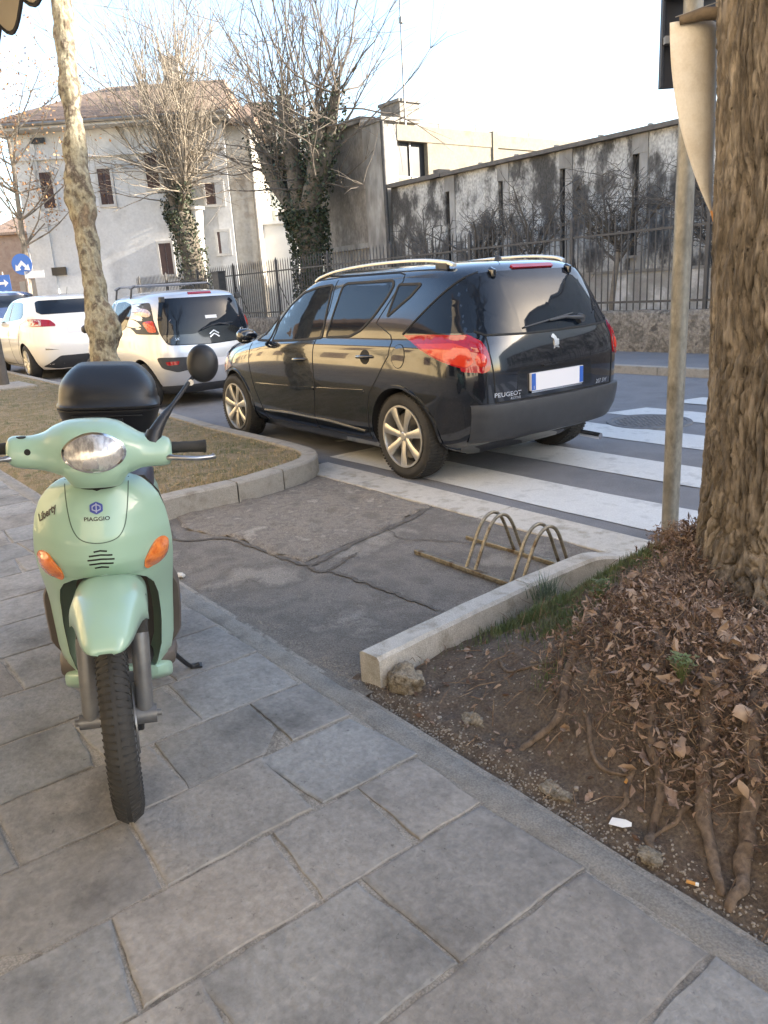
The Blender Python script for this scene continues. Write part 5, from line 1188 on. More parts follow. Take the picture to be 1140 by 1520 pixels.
mb = MB(); mb.lathe([(.0001, 0), (.009, 0), (.009, .02), (.0001, .02)], V(.270, .325, 1.150), 'y', 14); mb.build('stalk_bolt', m_chrome, st, smooth=50)
# --- seat, bodywork, floor
def sloft(name, secs, m, parent=SR, n=32, e=.7, smooth=60):
    """sections: (y, x half width, z bottom, z top)"""
    mb = MB(); L = []
    for y, hw, zb, zt_ in secs: L.append([V(hw * (1 if cos(a) > 0 else -1) * abs(cos(a)) ** e, y, (zb + zt_) / 2 + (zt_ - zb) / 2 * (1 if sin(a) > 0 else -1) * abs(sin(a)) ** e) for a in [2 * pi * k / n for k in range(n)]])
    mb.loft(L); return mb.build(name, m, parent, smooth=smooth)
sloft('seat', [(.62, .05, .72, .79), (.635, .095, .70, .82), (.67, .125, .69, .842), (.75, .142, .69, .850), (.86, .148, .69, .836), (.98, .14, .70, .800), (1.08, .135, .72, .825), (1.18, .12, .74, .83), (1.24, .09, .76, .82), (1.26, .04, .78, .80)], m_seatb, e=.6)
sloft('rear_body', [(.66, .05, .30, .66), (.68, .10, .27, .70), (.74, .135, .26, .715), (.85, .165, .30, .715), (1.0, .175, .36, .72), (1.15, .165, .42, .735), (1.30, .135, .50, .745), (1.42, .09, .58, .74), (1.47, .04, .62, .72)], m_mint, e=.6)
mb = MB()
for i in range(7):
    for j in range(2):
        if (i + j) % 2: y0 = .80 + i * .028; z0 = .60 - i * .028 + j * .026; mb.box(.166, .1765, y0, y0 + .028, z0, z0 + .026)
mb.build('checker_sticker', m_ink, SR)
sloft('floor_board', [(.40, .10, .20, .26), (.43, .175, .20, .275), (.50, .185, .205, .275), (.62, .175, .21, .28), (.70, .14, .215, .285)], m_lin, e=.5)
sloft('under_body', [(.36, .12, .205, .25), (.42, .165, .165, .24), (.60, .15, .15, .24), (.78, .12, .16, .26)], m_mint, e=.5)
mb = MB(); mb.tube([V(0, .30, .25), V(0, .24, .6), V(0, .20, .9)], .035, 12); mb.build('steering_tube', m_gap, SR)
sloft('engine', [(.85, .05, .22, .34), (.88, .10, .18, .40), (1.05, .12, .20, .42), (1.25, .11, .22, .40), (1.32, .06, .26, .36)], m_fork)
sloft('passenger_foot_rest', [(.72, .186, .265, .275), (.74, .205, .255, .315), (.80, .214, .26, .345), (.86, .20, .28, .34), (.88, .185, .30, .32)], mat('blue_grey_plastic', (.12, .16, .22), .5), e=.6)
mb = MB(); mb.lathe([(WR - .062, -.03)] + [(WR - .045 + .045 * sin(pi * k / 12) ** .8, -.05 * cos(pi * k / 12)) for k in range(13)] + [(WR - .062, .03)], (0, 0, 0), 'x', 64)
rw_ = mb.build('rear_wheel', m_rubber, SR, smooth=40, loc=(.0, 1.28, WR)); mb = MB(); mb.lathe([(.0001, -.03), (WR - .06, -.03), (WR - .06, .03), (.0001, .03)], (0, 0, 0), 'x', 40); mb.build('rim', m_fork, rw_, smooth=40)
mb = MB(); mb.tube(catmull([V(.12, .62, .22), V(.165, .66, .15), V(.205, .72, .075), V(.232, .75, .038), V(.262, .755, .040)], 5), .0085, 10); mb.box(.228, .272, .74, .775, .030, .037); mb.build('side_stand', m_blk, SR, smooth=60)
mb = MB(); mb.tube([V(-.13, .95, .25), V(-.16, 1.2, .28), V(-.16, 1.5, .33)], .045, 16); mb.build('exhaust', m_blk, SR, smooth=60)
# --- top case: its own thing, clipped on the rack
mb = MB(); mb.box(-.06, .06, 1.10, 1.42, .84, .865); mb.tube([V(-.09, 1.05, .75), V(-.09, 1.12, .855), V(-.09, 1.4, .86)], .011, 8); mb.tube([V(.09, 1.05, .75), V(.09, 1.12, .855), V(.09, 1.4, .86)], .011, 8); mb.build('luggage_rack', m_steel, SR, smooth=50)
TC = empty('top_case', (0, 0, 0)); TC.parent = SR; bpy.data.objects.remove(TC)
def cloft(name, secs, m, parent, e=.45, smooth=50):
    mb = MB(); L = []
    for z, hw, yf, yb in secs: L.append([V(hw * (1 if cos(a) > 0 else -1) * abs(cos(a)) ** e, (yf + yb) / 2 + (yb - yf) / 2 * (1 if sin(a) > 0 else -1) * abs(sin(a)) ** e, z) for a in [2 * pi * k / 48 + .01 for k in range(48)]])
    mb.loft(L); return mb.build(name, m, parent, smooth=smooth)
lid = cloft('top_case', [(.868, .135, 1.12, 1.40), (.872, .150, 1.10, 1.42), (.90, .168, 1.07, 1.44), (.945, .178, 1.05, 1.455), (.970, .186, 1.038, 1.468), (.978, .189, 1.034, 1.472), (.982, .189, 1.034, 1.472)], m_case, SR)
cloft('lid', [(.9835, .187, 1.036, 1.470), (.987, .1895, 1.033, 1.473), (.996, .1895, 1.033, 1.473), (1.002, .184, 1.042, 1.466), (1.03, .181, 1.048, 1.462), (1.06, .176, 1.060, 1.45), (1.085, .165, 1.082, 1.43), (1.11, .146, 1.110, 1.405), (1.128, .127, 1.133, 1.385), (1.138, .112, 1.150, 1.37), (1.143, .10, 1.165, 1.355), (1.1435, .06, 1.2, 1.3)], m_case, lid)
mb = MB(); mb.box(-.13, .12, 1.040, 1.05, .958, .963); mb.box(-.05, .05, 1.036, 1.05, .90, .95); mb.build('case_rib', m_case, lid, bevel=.002)
# ================================================================== TREES
m_bark = mat('furrowed_bark', (.145, .118, .088), .95, var=[(.21, .172, .128), (.085, .068, .050), (.27, .225, .17), (.12, .10, .072)], scale=11, fine=.5, fscale=70, bump=.022, bscale=36, stretch=(1, 1, .18), ramp=(.3, .72))
m_plane = mat('plane_bark', (.22, .175, .12), .9, var=[(.11, .082, .055), (.27, .245, .17), (.06, .045, .032), (.31, .27, .20)], scale=5.5, fine=.3, fscale=40, bump=.012, bscale=24, stretch=(1, 1, .7), ramp=(.33, .68))
m_twig = mat('pale_twigs', (.19, .16, .125), .9, var=[(.25, .215, .17), (.12, .10, .078)], scale=3)
m_twigd = mat('dark_twigs', (.10, .084, .068), .92, var=[(.15, .125, .10), (.07, .058, .046)], scale=3)
m_ivy = mat('ivy_leaf', (.022, .032, .014), .65, var=[(.038, .052, .022), (.014, .02, .01)], scale=4)
m_dryleaf = mat('dry_leaf', (.30, .15, .06), .85, var=[(.40, .23, .11), (.20, .10, .05)], scale=6)

def trunkmesh(pts, rads, n, ns, amp, freq, m, name, parent, ridge=0, lumps=()):
    P = catmull([V(*p) for p in pts], ns); k = len(P); rad = [float(np.interp(i / (k - 1), np.linspace(0, 1, len(rads)), rads)) for i in range(k)]
    rings = []; ax = V(1, 0, 0)
    for i, p in enumerate(P):
        t = (P[min(i+1, k-1)] - P[max(i-1, 0)]).normalized(); a = (ax - t * ax.dot(t)).normalized(); b = t.cross(a); L = []
        for j in range(n):
            an = 2 * pi * j / n; d = a * cos(an) + b * sin(an); r = rad[i]
            q = p + d * r
            f = amp * fr(q.x, q.y, q.z * .45, freq, 5)
            if ridge:
                wz = .35 * nz(q.x, q.y, q.z, 3.5); u0, u1 = cos(an + wz * .5) * r, sin(an + wz * .5) * r
                w = abs(nz(u0, u1, q.z * .11 + 3, 30)); w2 = abs(nz(u0, u1, q.z * .2 + 9, 62)); f += -ridge * (max(0, 1 - w * 7) ** 1.5 + .55 * max(0, 1 - w2 * 5)) + ridge * .35 * nz(q.x, q.y, q.z * .35, 90)
            for (lc, lr, la) in lumps:
                dd = (q - V(*lc)).length
                if dd < lr: f += la * (1 - (dd / lr) ** 2) ** 2 * (1 + .5 * nz(q.x, q.y, q.z, 14))
            L.append(p + d * (r + f))
        rings.append(L)
    mb = MB(); mb.loft(rings, cap=True); return mb.build(name, m, parent, smooth=70)
# big tree at the right edge
T1 = empty('big_tree', (-1.15, 2.72, .2), label='big tree with deeply furrowed bark at the right edge, growing out of the leaf heap', cat='tree')
T1inv = V(1.15, -2.72, -.2)
def rel(pts, c): return [tuple(V(*p) + c) for p in pts]
tr = trunkmesh([(-.0, -.02, -.35), (-.01, -.0, -.05), (-.02, .02, .18), (-.052, .012, .5), (-.08, .012, .9), (-.13, .012, 1.5), (-.19, .018, 2.2), (-.28, .05, 3.2), (-.38, .10, 4.6)], [.50, .42, .362, .315, .290, .265, .25, .24, .22], 460, 48, .010, 2.2, m_bark, 'trunk', T1, ridge=.018)
R = random.Random(21)
def branch(mb, p, d, L, r, r1, bend=.25, up=.15, n=7, sides=5, gn=None):
    pts = [p.copy()]; dd = d.normalized(); rads = [r]
    for i in range(n):
        dd = (dd + V(R.gauss(0, bend), R.gauss(0, bend), R.gauss(0, bend)) * .35 + V(0, 0, up * .35)).normalized(); pts.append(pts[-1] + dd * (L / n)); rads.append(r + (r1 - r) * (i + 1) / n)
    mb.tube(pts, rads, sides, cap=False); return pts, rads, dd
mb = MB()
for a_, z_ in ((.3, 3.4), (2.2, 3.9), (3.9, 4.3), (5.2, 4.5), (1.2, 4.6)):
    P, _, _ = branch(mb, V(-.40 + .0, .44, z_), V(cos(a_), sin(a_), .9), 3.2, .10, .03, n=8, sides=8)
    for q in P[2:]:
        for k in range(3): branch(mb, q, V(R.gauss(0, 1), R.gauss(0, 1), .7), 1.6, .02, .004, n=5)
mb.build('crown', m_twigd, T1, smooth=60)
m_root = mat('root_bark', (.12, .085, .058), .95, var=[(.17, .125, .09), (.07, .048, .033)], scale=18, fine=.35, fscale=90, bump=.006, bscale=60, stretch=(1, 1, .4))
# roots crawling down the bank
RT = [([(-1.50, 2.02), (-1.42, 1.85), (-1.36, 1.70), (-1.30, 1.56), (-1.34, 1.45)], .020), ([(-1.16, 1.92), (-1.10, 1.74), (-1.03, 1.62), (-.94, 1.52), (-.90, 1.44), (-.87, 1.38)], .017), ([(-1.04, 1.55), (-1.00, 1.47), (-1.01, 1.40)], .009),
      ([(-.98, 1.86), (-.90, 1.66), (-.83, 1.54), (-.76, 1.45), (-.69, 1.39)], .022), ([(-.84, 1.56), (-.86, 1.48), (-.90, 1.42)], .009), ([(-.84, 1.80), (-.76, 1.62), (-.70, 1.50), (-.67, 1.42), (-.66, 1.37)], .023), ([(-.66, 1.75), (-.60, 1.58), (-.555, 1.46), (-.54, 1.38)], .032), ([(-1.72, 1.72), (-1.58, 1.68), (-1.45, 1.71), (-1.33, 1.74)], .006), ([(-1.25, 1.60), (-1.10, 1.50), (-1.02, 1.52)], .008)]
for pts, r0 in RT:
    P = catmull([V(x, y, 0) for x, y in pts], 8); k = len(P); Q = []
    for i, p in enumerate(P):
        q = p + V(.012 * nz(i, 1, r0 * 99, .22), .012 * nz(i, 5, r0 * 99, .22), 0); zz_ = mound(q.x, q.y); Q.append(V(q.x, q.y, zz_ + r0 * .28 - (.022 if i in (0, 1) else 0) - (.012 if i >= k - 1 else 0)) - V(-1.15, 2.72, .2))
    mb = MB(); mb.tube(Q, [r0 * (1.0 - .55 * i / k) * (1 + .30 * nz(i, 3, r0 * 50, .45)) for i in range(k)], 14, jit=.09, sx=1.1); mb.build('root', m_root, T1, smooth=70)

# leaning plane tree in the left bed
c = V(7.28, -2.50, -.1)
T2 = empty('plane_tree', (-7.34, 2.42, .1), label='leaning plane tree trunk with peeling bark and lumps, between the scooter and the white cars', cat='tree')
pts = [(-7.22, 2.46, -.05), (-7.28, 2.48, .4), (-7.35, 2.50, .9), (-7.44, 2.53, 1.25), (-7.56, 2.57, 1.72), (-7.70, 2.62, 2.27), (-7.86, 2.70, 2.89), (-8.02, 2.80, 3.5), (-8.16, 2.88, 4.11), (-8.25, 2.98, 5.2)]
lm = [((-7.36, 2.62, 1.15), .26, .055), ((-7.38, 2.36, 1.45), .18, .03), ((-7.72, 2.60, 2.32), .34, .05), ((-7.92, 2.55, 2.75), .2, .03), ((-8.0, 2.75, 3.25), .22, .03), ((-8.2, 2.62, 3.75), .22, .04), ((-7.25, 2.60, .75), .2, .04)]
trunkmesh(rel(pts, c), [.19, .15, .125, .114, .102, .09, .082, .080, .080, .076], 110, 24, .034, 5, m_plane, 'trunk', T2, lumps=[(tuple(V(*a) + c), b, d) for a, b, d in lm])
mb = MB()
for a_ in (0, 1.1, 2.3, 3.3, 4.4, 5.4):
    P, _, _ = branch(mb, V(-8.42, 2.8, 5.0) + c, V(cos(a_), sin(a_), 1.3), 2.6, .06, .015, n=7, sides=7)
    for q in P[1:]:
        for k in range(4): branch(mb, q, V(R.gauss(0, 1), R.gauss(0, 1), .9), 1.3, .012, .003, n=5, sides=4)
mb.build('crown', m_twigd, T2, smooth=60)

m_barkd = mat('dark_bark', (.095, .08, .062), .95, var=[(.14, .12, .095), (.06, .05, .04)], scale=6, fine=.4, fscale=30)
def leafcards(mb, pos, n, spread, size, flat=False):
    for _ in range(n):
        c = pos + V(R.gauss(0, spread), R.gauss(0, spread), R.gauss(0, spread)); a = V(R.gauss(0, 1), R.gauss(0, 1), R.gauss(0, 1)).normalized(); b = a.cross(V(R.gauss(0, 1), R.gauss(0, 1), R.gauss(0, 1))).normalized(); s = size * R.uniform(.6, 1.3)
        mb.add([c - a * s, c - b * s * .6, c + a * s, c + b * s * .6], [(0, 1, 2, 3)])
def pollard(name, base, trunkpts, r0, r1, limbs, shoots, label, twm, ivyz, zshoot, seed, ivy_n=5200, side=.5):
    global R
    R = random.Random(seed); c = -V(*base); T = empty(name, base, label=label, cat='tree')
    tp = rel(trunkpts, c); trunkmesh(tp, [r0, r0 * .9, r0 * .88, r1 * 1.05, r1], 36, 8, .05, 2.5, m_barkd, 'trunk', T)
    mb = MB(); mi = MB(); knots = []; ivc = []
    top = V(*tp[-1])
    for (dx, dy, dz, rr_) in limbs:
        e = top + V(dx, dy, dz); m1 = top.lerp(e, .45) + V(dx * .12, dy * .12, -.10 * dz)
        P = catmull([top - V(0, 0, .3), m1, e], 5); mb.tube(P, [rr_ * (1.15 - .45 * i / (len(P) - 1)) * R.uniform(.9, 1.15) for i in range(len(P))], 9, jit=.08)
        for i, q in enumerate(P):
            ivc.append((q, rr_ * 1.4)); 
            if i >= 4: knots.append((q, (e - top).normalized(), rr_))
    mb.build('limbs', m_barkd, T, smooth=70)
    ms = MB()
    for _ in range(shoots):
        q, d, rr_ = R.choice(knots); up = R.uniform(.7, 1.6)
        dd = (d * R.uniform(.2, 1.3) + V(R.gauss(0, .55), R.gauss(0, .4), up * .8)).normalized()
        if R.random() < side * .35: dd = (V(R.gauss(0, 1), R.gauss(0, 1), R.uniform(-.25, .5))).normalized()
        L = R.uniform(.5, 1.) * zshoot * (1 if dd.z > .4 else .6); P, rd, de = branch(ms, q, dd, L, R.uniform(.016, .034), .006, bend=.42, up=.16, n=8, sides=4)
        for k in range(R.randint(5, 9)):
            i = R.randint(2, 7); s0 = P[i]; sd = (de + V(R.gauss(0, .6), R.gauss(0, .6), R.gauss(.1, .4))).normalized(); branch(ms, s0, sd, R.uniform(.3, 1.0) * zshoot * .3, .009, .003, bend=.3, up=.08, n=4, sides=3)
    ms.build('crown', twm, T)
    for i in range(ivy_n):
        if R.random() < .42:
            t = R.random(); a_ = V(*tp[0]).lerp(top, t); rr_ = r0 * (1 - t) + r1 * t; an = R.uniform(0, 2 * pi); j = int(t * (len(tp) - 1)); aa = V(*tp[j]).lerp(V(*tp[min(j+1, len(tp)-1)]), t * (len(tp) - 1) - j); pp = aa + V(cos(an), sin(an), 0) * (rr_ * R.uniform(.95, 1.35) + .03)
        else:
            q, rr_ = R.choice(ivc); pp = q + V(R.gauss(0, 1), R.gauss(0, 1), R.gauss(0, 1)).normalized() * rr_ * R.uniform(.9, 1.7)
        if pp.z + base[2] < ivyz: leafcards(mi, pp, 1, .02, .055)
    mi.build('ivy', m_ivy, T); return T
pollard('ivy_tree', (-19.1, 12.3, 0), [(-19.1, 12.3, 0), (-19.08, 12.3, 1.4), (-19.0, 12.3, 2.4), (-19.1, 12.3, 3.1), (-19.15, 12.3, 3.5)], .36, .46,
        [(-1.6, -.3, 1.9, .24), (-1.0, .4, 2.5, .22), (-.3, -.2, 2.9, .26), (.4, .4, 2.4, .20), (1.2, -.1, 1.9, .24), (1.6, .2, 2.6, .17), (-2.1, .2, 2.9, .16)], 150, 'large pollarded tree wrapped in dark ivy, behind the black car roof', m_twigd, 7.2, 5.6, 4, ivy_n=9000, side=1.)
pollard('ivy_tree', (-26.6, 12.4, 0), [(-26.6, 12.4, 0), (-26.8, 12.4, 1.6), (-27.0, 12.4, 3.0), (-27.3, 12.4, 3.9), (-27.6, 12.4, 4.4)], .42, .42,
        [(-1.9, 0, 1.5, .17), (-1.2, .5, 2.4, .15), (-.2, -.3, 2.0, .16), (.6, .3, 1.5, .20), (1.2, 0, 2.6, .14), (1.6, -.3, 1.4, .12), (-.6, .3, 2.9, .13)], 230, 'bushy pollarded tree with pale sunlit twigs in front of the grey plaster house', m_twig, 5.2, 6.6, 9, ivy_n=6500, side=1.)
# smaller tree with dry leaves far left
R = random.Random(31); T5 = empty('dry_leaf_tree', (-30.5, 7.6, 0), label='slender tree still carrying pale brown dry leaves at the far left', cat='tree')
mb = MB(); ml = MB(); P0, _, _ = branch(mb, V(0, 0, 0), V(-.05, 0, 1), 7, .13, .06, bend=.1, up=.3, n=8, sides=8)
for q in P0[4:]:
    for k in range(5):
        P, _, _ = branch(mb, q, V(R.gauss(0, 1), R.gauss(0, 1), .6), 3.2, .035, .008, n=6)
        for w in P[2:]:
            for j in range(2):
                P2, _, _ = branch(mb, w, V(R.gauss(0, 1), R.gauss(0, 1), .4), 1.2, .010, .003, n=4, sides=3); leafcards(ml, P2[-1], 5, .22, .055); leafcards(ml, P2[2], 3, .2, .05)
mb.build('trunk', m_twig, T5, smooth=60); ml.build('crown', m_dryleaf, T5)
# clipped small trees in front of the hall
m_dead = mat('dead_creeper', (.075, .068, .060), .95, var=[(.12, .11, .098), (.045, .04, .036)], scale=5)
spots = [(-14.05, .55), (-12.5, .85), (-10.75, .75), (-8.95, 1.15), (-7.0, 1.0), (-5.2, 1.0)]
R = random.Random(8)
for i, (x, w) in enumerate(spots):
    T = empty('clipped_tree', (x, 12.2, 0), label=['smallest clipped tree along the hall wall, next to the concrete building', 'bare clipped tree with a dark twig mass, second from the concrete building', 'bare clipped tree above the rear of the black car roof', 'clipped tree with the widest bare crown, left of the sign pole', 'bare clipped tree between the sign pole and the big trunk', 'bare clipped tree mostly hidden by the big trunk'][i], cat='tree', group='clipped trees along the hall wall')
    mb = MB(); P, _, _ = branch(mb, V(0, 0, 0), V(0, 0, 1), 1.75, .055, .045, bend=.08, up=.5, n=6, sides=8); mb.build('trunk', m_twig if i == 3 else m_twigd, T, smooth=60)
    mb = MB(); top = P[-1]
    for k in range(9):
        a = R.uniform(0, 2 * pi); P1, _, _ = branch(mb, top + V(0, 0, R.uniform(-.25, .1)), V(cos(a) * .9, sin(a) * .35, .9), 1.25 * R.uniform(.7, 1.1), .03, .012, bend=.3, up=.1, n=6, sides=5)
        for q in P1[1:]:
            for j in range(int(3 * w) + 1): 
                P2, _, _ = branch(mb, q, V(R.gauss(0, 1), R.gauss(0, .4), R.uniform(-.2, 1)), R.uniform(.3, .7) * w, .008, .004, bend=.5, n=4, sides=3)
                if w > .6: 
                    for u in range(2): branch(mb, P2[2 + u], V(R.gauss(0, 1), R.gauss(0, .5), R.gauss(.2, .6)), .28, .005, .003, bend=.5, n=3, sides=3)
    mb.build('crown', m_dead, T)
# trees on the near side, behind the photographer (seen only in the paintwork)
R = random.Random(14)
for x in (-13.5, -22.0):
    T = empty('street_tree', (x, 1.9, 0), label='bare street tree in the left bed further on', cat='tree', group='bare street trees in the left bed') if False else None
# ================================================================== GROUND COVER AND LITTER
R = random.Random(77)
m_leafl = [mat('leaf_brown', (.23, .15, .108), .85, var=[(.31, .215, .16), (.14, .088, .06)], scale=30), mat('leaf_tan', (.38, .28, .20), .85, var=[(.30, .205, .14)], scale=30), mat('leaf_dark', (.085, .048, .030), .9, var=[(.12, .07, .045)], scale=30)]
m_straw = mat('straw_stems', (.27, .19, .12), .9, var=[(.15, .09, .055), (.38, .29, .20)], scale=25)
m_grass = mat('green_grass', (.08, .12, .04), .8, var=[(.11, .145, .055), (.17, .16, .09)], scale=12)
def leafmesh(mb, p, size, mi, up=0.):
    """a curled dry leaf, 2x3 grid"""
    a = V(R.gauss(0, 1), R.gauss(0, 1), R.gauss(0, .45 + up)).normalized(); n = V(R.gauss(0, .6), R.gauss(0, .6), 1).normalized(); b = n.cross(a).normalized(); n = a.cross(b); cu = R.uniform(-1.6, 1.6) * size; vs_ = []
    wd = R.uniform(.35, .8)
    for i, (t, w) in enumerate(((-1, .08), (-.45, .75), (.1, 1.0), (.6, .62), (1.05, .05))):
        for s in (-1, 0, 1): vs_.append(p + a * ((t + R.uniform(-.14, .14)) * size) + b * (s * w * wd * size * R.uniform(.45, 1.25) + R.uniform(-.12, .12) * size) + n * (cu * (t * t * .5) + abs(s) * w * cu * .55 + R.uniform(-.1, .1) * size))
    mb.add(vs_, [(3*i+j, 3*i+j+1, 3*i+j+4, 3*i+j+3) for i in range(4) for j in range(2)], mi)
def heapdens(x, y):
    # leaf heap: thick right of a slanting line, thin elsewhere
    e = x + 1.46 + .33 * (y - 2.0) + .20 * fr(x, y, 0, 2.2) + .06 * fr(x, y, 7, 8)
    return sstep(-.10, .12, e) * sstep(1.46, 1.72, y + .12 * fr(x, y, 3, 3) + .10 * sstep(-1.0, -.5, x))
mb = MB(); cnt = 0
while cnt < 11000:
    x = R.uniform(-2.02, -.1) if R.random() < .85 else R.uniform(-.1, 1.4); y = R.uniform(1.38, 3.06); d = heapdens(x, y)
    if R.random() > d: continue
    h_ = R.random() ** 1.5 * .085 * (1 - .55 * sstep(-1.45, -1.1, x) * sstep(1.9, 2.2, y)); z = mound(x, y) + h_; u = R.random(); s = R.uniform(.004, .010) if u < .86 else R.uniform(.010, .026)
    leafmesh(mb, V(x, y, z), s, 0 if u < .50 else (2 if u < .84 else (1 if R.random() < .5 else 0)), up=.5); cnt += 1
for _ in range(700):
    x = R.uniform(-2.0, .5); y = R.uniform(1.36, 3.0); leafmesh(mb, V(x, y, mound(x, y) + .008), R.uniform(.006, .016), R.choice((0, 1, 2)))
for _ in range(520):
    x = R.uniform(-1.6, .3); y = R.uniform(1.45, 3.0)
    if R.random() < heapdens(x, y) * (.25 + .75 * sstep(-1.3, -.8, x)): leafmesh(mb, V(x, y, mound(x, y) + R.uniform(.03, .10)), R.uniform(.018, .034), R.choice((1, 1, 0)), up=.4)
cnt = 0
while cnt < 30000:
    x = R.uniform(-2.02, -.1) if R.random() < .88 else R.uniform(-.1, 1.4); y = R.uniform(1.38, 3.06); d = heapdens(x, y)
    if R.random() > d: continue
    p = V(x, y, mound(x, y) + R.random() ** 1.3 * .10); L = R.uniform(.010, .036); dd = V(R.gauss(0, 1), R.gauss(0, 1), R.gauss(.1, .8)).normalized(); sd = dd.cross(V(R.gauss(0, 1), R.gauss(0, 1), R.gauss(0, 1))).normalized() * R.uniform(.0010, .0036); kn = V(R.gauss(0, 1), R.gauss(0, 1), R.gauss(0, 1)) * L * .16
    q = p + dd * L * .5 + kn; e = p + dd * L; tw = sd.cross(dd) * R.uniform(-.8, .8); mb.add([p - sd * .5, p + sd * .5, q + sd + tw, q - sd - tw, e], [(0, 1, 2, 3), (3, 2, 4)], R.choice((0, 0, 2, 2, 1) if R.random() < .6 else (0, 2))); cnt += 1
ll = mb.build('leaf_litter', m_leafl, smooth=80, fixn=False); tag(ll, 'brown dry leaves and clippings heaped round the big tree', 'leaves', kind='stuff')
mb = MB(); cnt = 0
while cnt < 11000:
    x = R.uniform(-2.0, .2); y = R.uniform(1.42, 3.08); d = heapdens(x, y)
    if R.random() > d * .9 + .02: continue
    z = mound(x, y) + R.random() * .05; L = R.uniform(.02, .085); dd = V(R.gauss(0, 1), R.gauss(0, 1), R.uniform(-.2, 1.5)).normalized(); p = V(x, y, z); m_ = p + dd * L * .5 + V(R.gauss(0, .004), R.gauss(0, .004), R.gauss(0, .004)); r = R.uniform(.0006, .0017)
    mb.tube([p, m_, p + dd * L], [r, r, r * .4], 3, cap=False); cnt += 1
tag(mb.build('twig_litter', m_straw, fixn=False), 'dry stems and twigs bristling from the leaf heap', 'twigs', kind='stuff')
# sticks lying about on the soil
mb = MB()
for _ in range(260):
    x = R.uniform(-2.0, .4); y = R.uniform(1.37, 2.6); a = R.uniform(0, 2 * pi); L = R.uniform(.02, .10); p = V(x, y, mound(x, y) + .006); q = V(x + cos(a) * L, y + sin(a) * L, 0); q.z = mound(q.x, q.y) + .006; m_ = p.lerp(q, .5) + V(R.gauss(0, .006), R.gauss(0, .006), .004); r = R.uniform(.0008, .0024); mb.tube([p, m_, q], [r, r, r * .6], 4)
tag(mb.build('stick_litter', m_straw, fixn=False), 'thin sticks scattered on the bare soil', 'sticks', kind='stuff')
# grass
def blade(mb, x, y, z, h_, lean=.6, w=.0022):
    a = R.uniform(0, 2 * pi); d = V(cos(a), sin(a), 0); s = V(-sin(a), cos(a), 0) * w; l = R.uniform(.2, 1) * lean * h_; p = V(x, y, z)
    mb.add([p - s, p + s, p + s * .7 + d * l * .4 + V(0, 0, h_ * .6), p - s * .7 + d * l * .4 + V(0, 0, h_ * .6), p + d * l + V(0, 0, h_ * R.uniform(.75, 1))], [(0, 1, 2, 3), (3, 2, 4)])
mb = MB()
for (cx, cy, sx, sy, n, h_) in ((-1.90, 2.42, .045, .26, 2400, .045), (-1.86, 2.12, .05, .06, 700, .070), (-1.60, 1.98, .08, .07, 1500, .045), (-1.74, 2.55, .08, .16, 1500, .045), (-1.78, 2.22, .07, .09, 800, .035), (-1.92, 2.02, .04, .08, 500, .05), (-1.45, 1.84, .03, .03, 160, .03), (-1.42, 1.68, .025, .04, 120, .03), (-1.70, 2.28, .10, .12, 600, .035)):
    for _ in range(n):
        x = R.gauss(cx, sx); y = R.gauss(cy, sy)
        if x < -2.01 or x > 0: continue
        blade(mb, x, y, mound(x, y) - .004, h_ * R.uniform(.4, 1.1), w=.0016)
tag(mb.build('grass', m_grass, fixn=False), 'green grass along the inner side of the stone edging', 'grass', kind='stuff')
mb = MB(); m_tuft = mat('blue_grass', (.10, .15, .10), .7)
for _ in range(130): blade(mb, R.gauss(-1.955, .02), R.gauss(2.27, .03), .07, R.uniform(.06, .13), lean=.9, w=.0016)
tag(mb.build('grass_tuft', m_tuft, fixn=False), 'long bladed blue green tuft leaning over the stone edging', 'grass tuft')
for (x, y, s, lb) in ((-1.00, 1.70, 1.0, 'small green weed low on the leaf heap near the roots'), (-1.50, 2.02, .9, 'small clover like weed beside the heap, nearest the grass')):
    mb = MB()
    for _ in range(34):
        a = R.uniform(0, 6.28); rr_ = R.uniform(.004, .035) * s; z = R.uniform(.01, .06) * s; p = V(rr_ * cos(a), rr_ * sin(a), z + .03)
        mb.tube([V(0, 0, 0), p], .0008, 3)
        for k in range(3):
            b = a + k * 2.1; q = V(cos(b), sin(b), .25) * .008 * s; t = V(-sin(b), cos(b), .1) * .0045 * s; mb.add([p, p + q * .6 + t, p + q * 1.2, p + q * .6 - t], [(0, 1, 2, 3)])
    tag(mb.build('weed', m_grass, fixn=False, loc=(x, y, mound(x, y) + .03)), lb, 'weed')
# dry turf in the left bed
mturf = [mat('turf_green', (.10, .13, .035), .85, var=[(.07, .10, .025)], scale=8), mat('turf_straw', (.40, .31, .18), .9, var=[(.28, .20, .11)], scale=8)]
mb = MB(); cnt = 0
while cnt < 34000:
    t = R.random(); x = -4.74 - (t ** 1.7) * 14; y = R.uniform(1.36, min(3.5, bed_lim(min(x, -4.75)) - .01)); g = fr(x, y, 4, 1.3)
    a = R.uniform(0, 2 * pi); flat = R.random() < .55; h_ = R.uniform(.012, .045); mi = 0 if (R.random() < .16 + 1.0 * max(0, g + .05)) else 1
    d = V(cos(a), sin(a), 0); w = V(-sin(a), cos(a), 0) * .0022; p = V(x, y, turf_z(x, y) - .002); hh = h_ * (.25 if flat else .9); l = h_ * (1.1 if flat else .4)
    mb.add([p - w, p + w, p + d * l + V(0, 0, hh)], [(0, 1, 2)], mi); cnt += 1
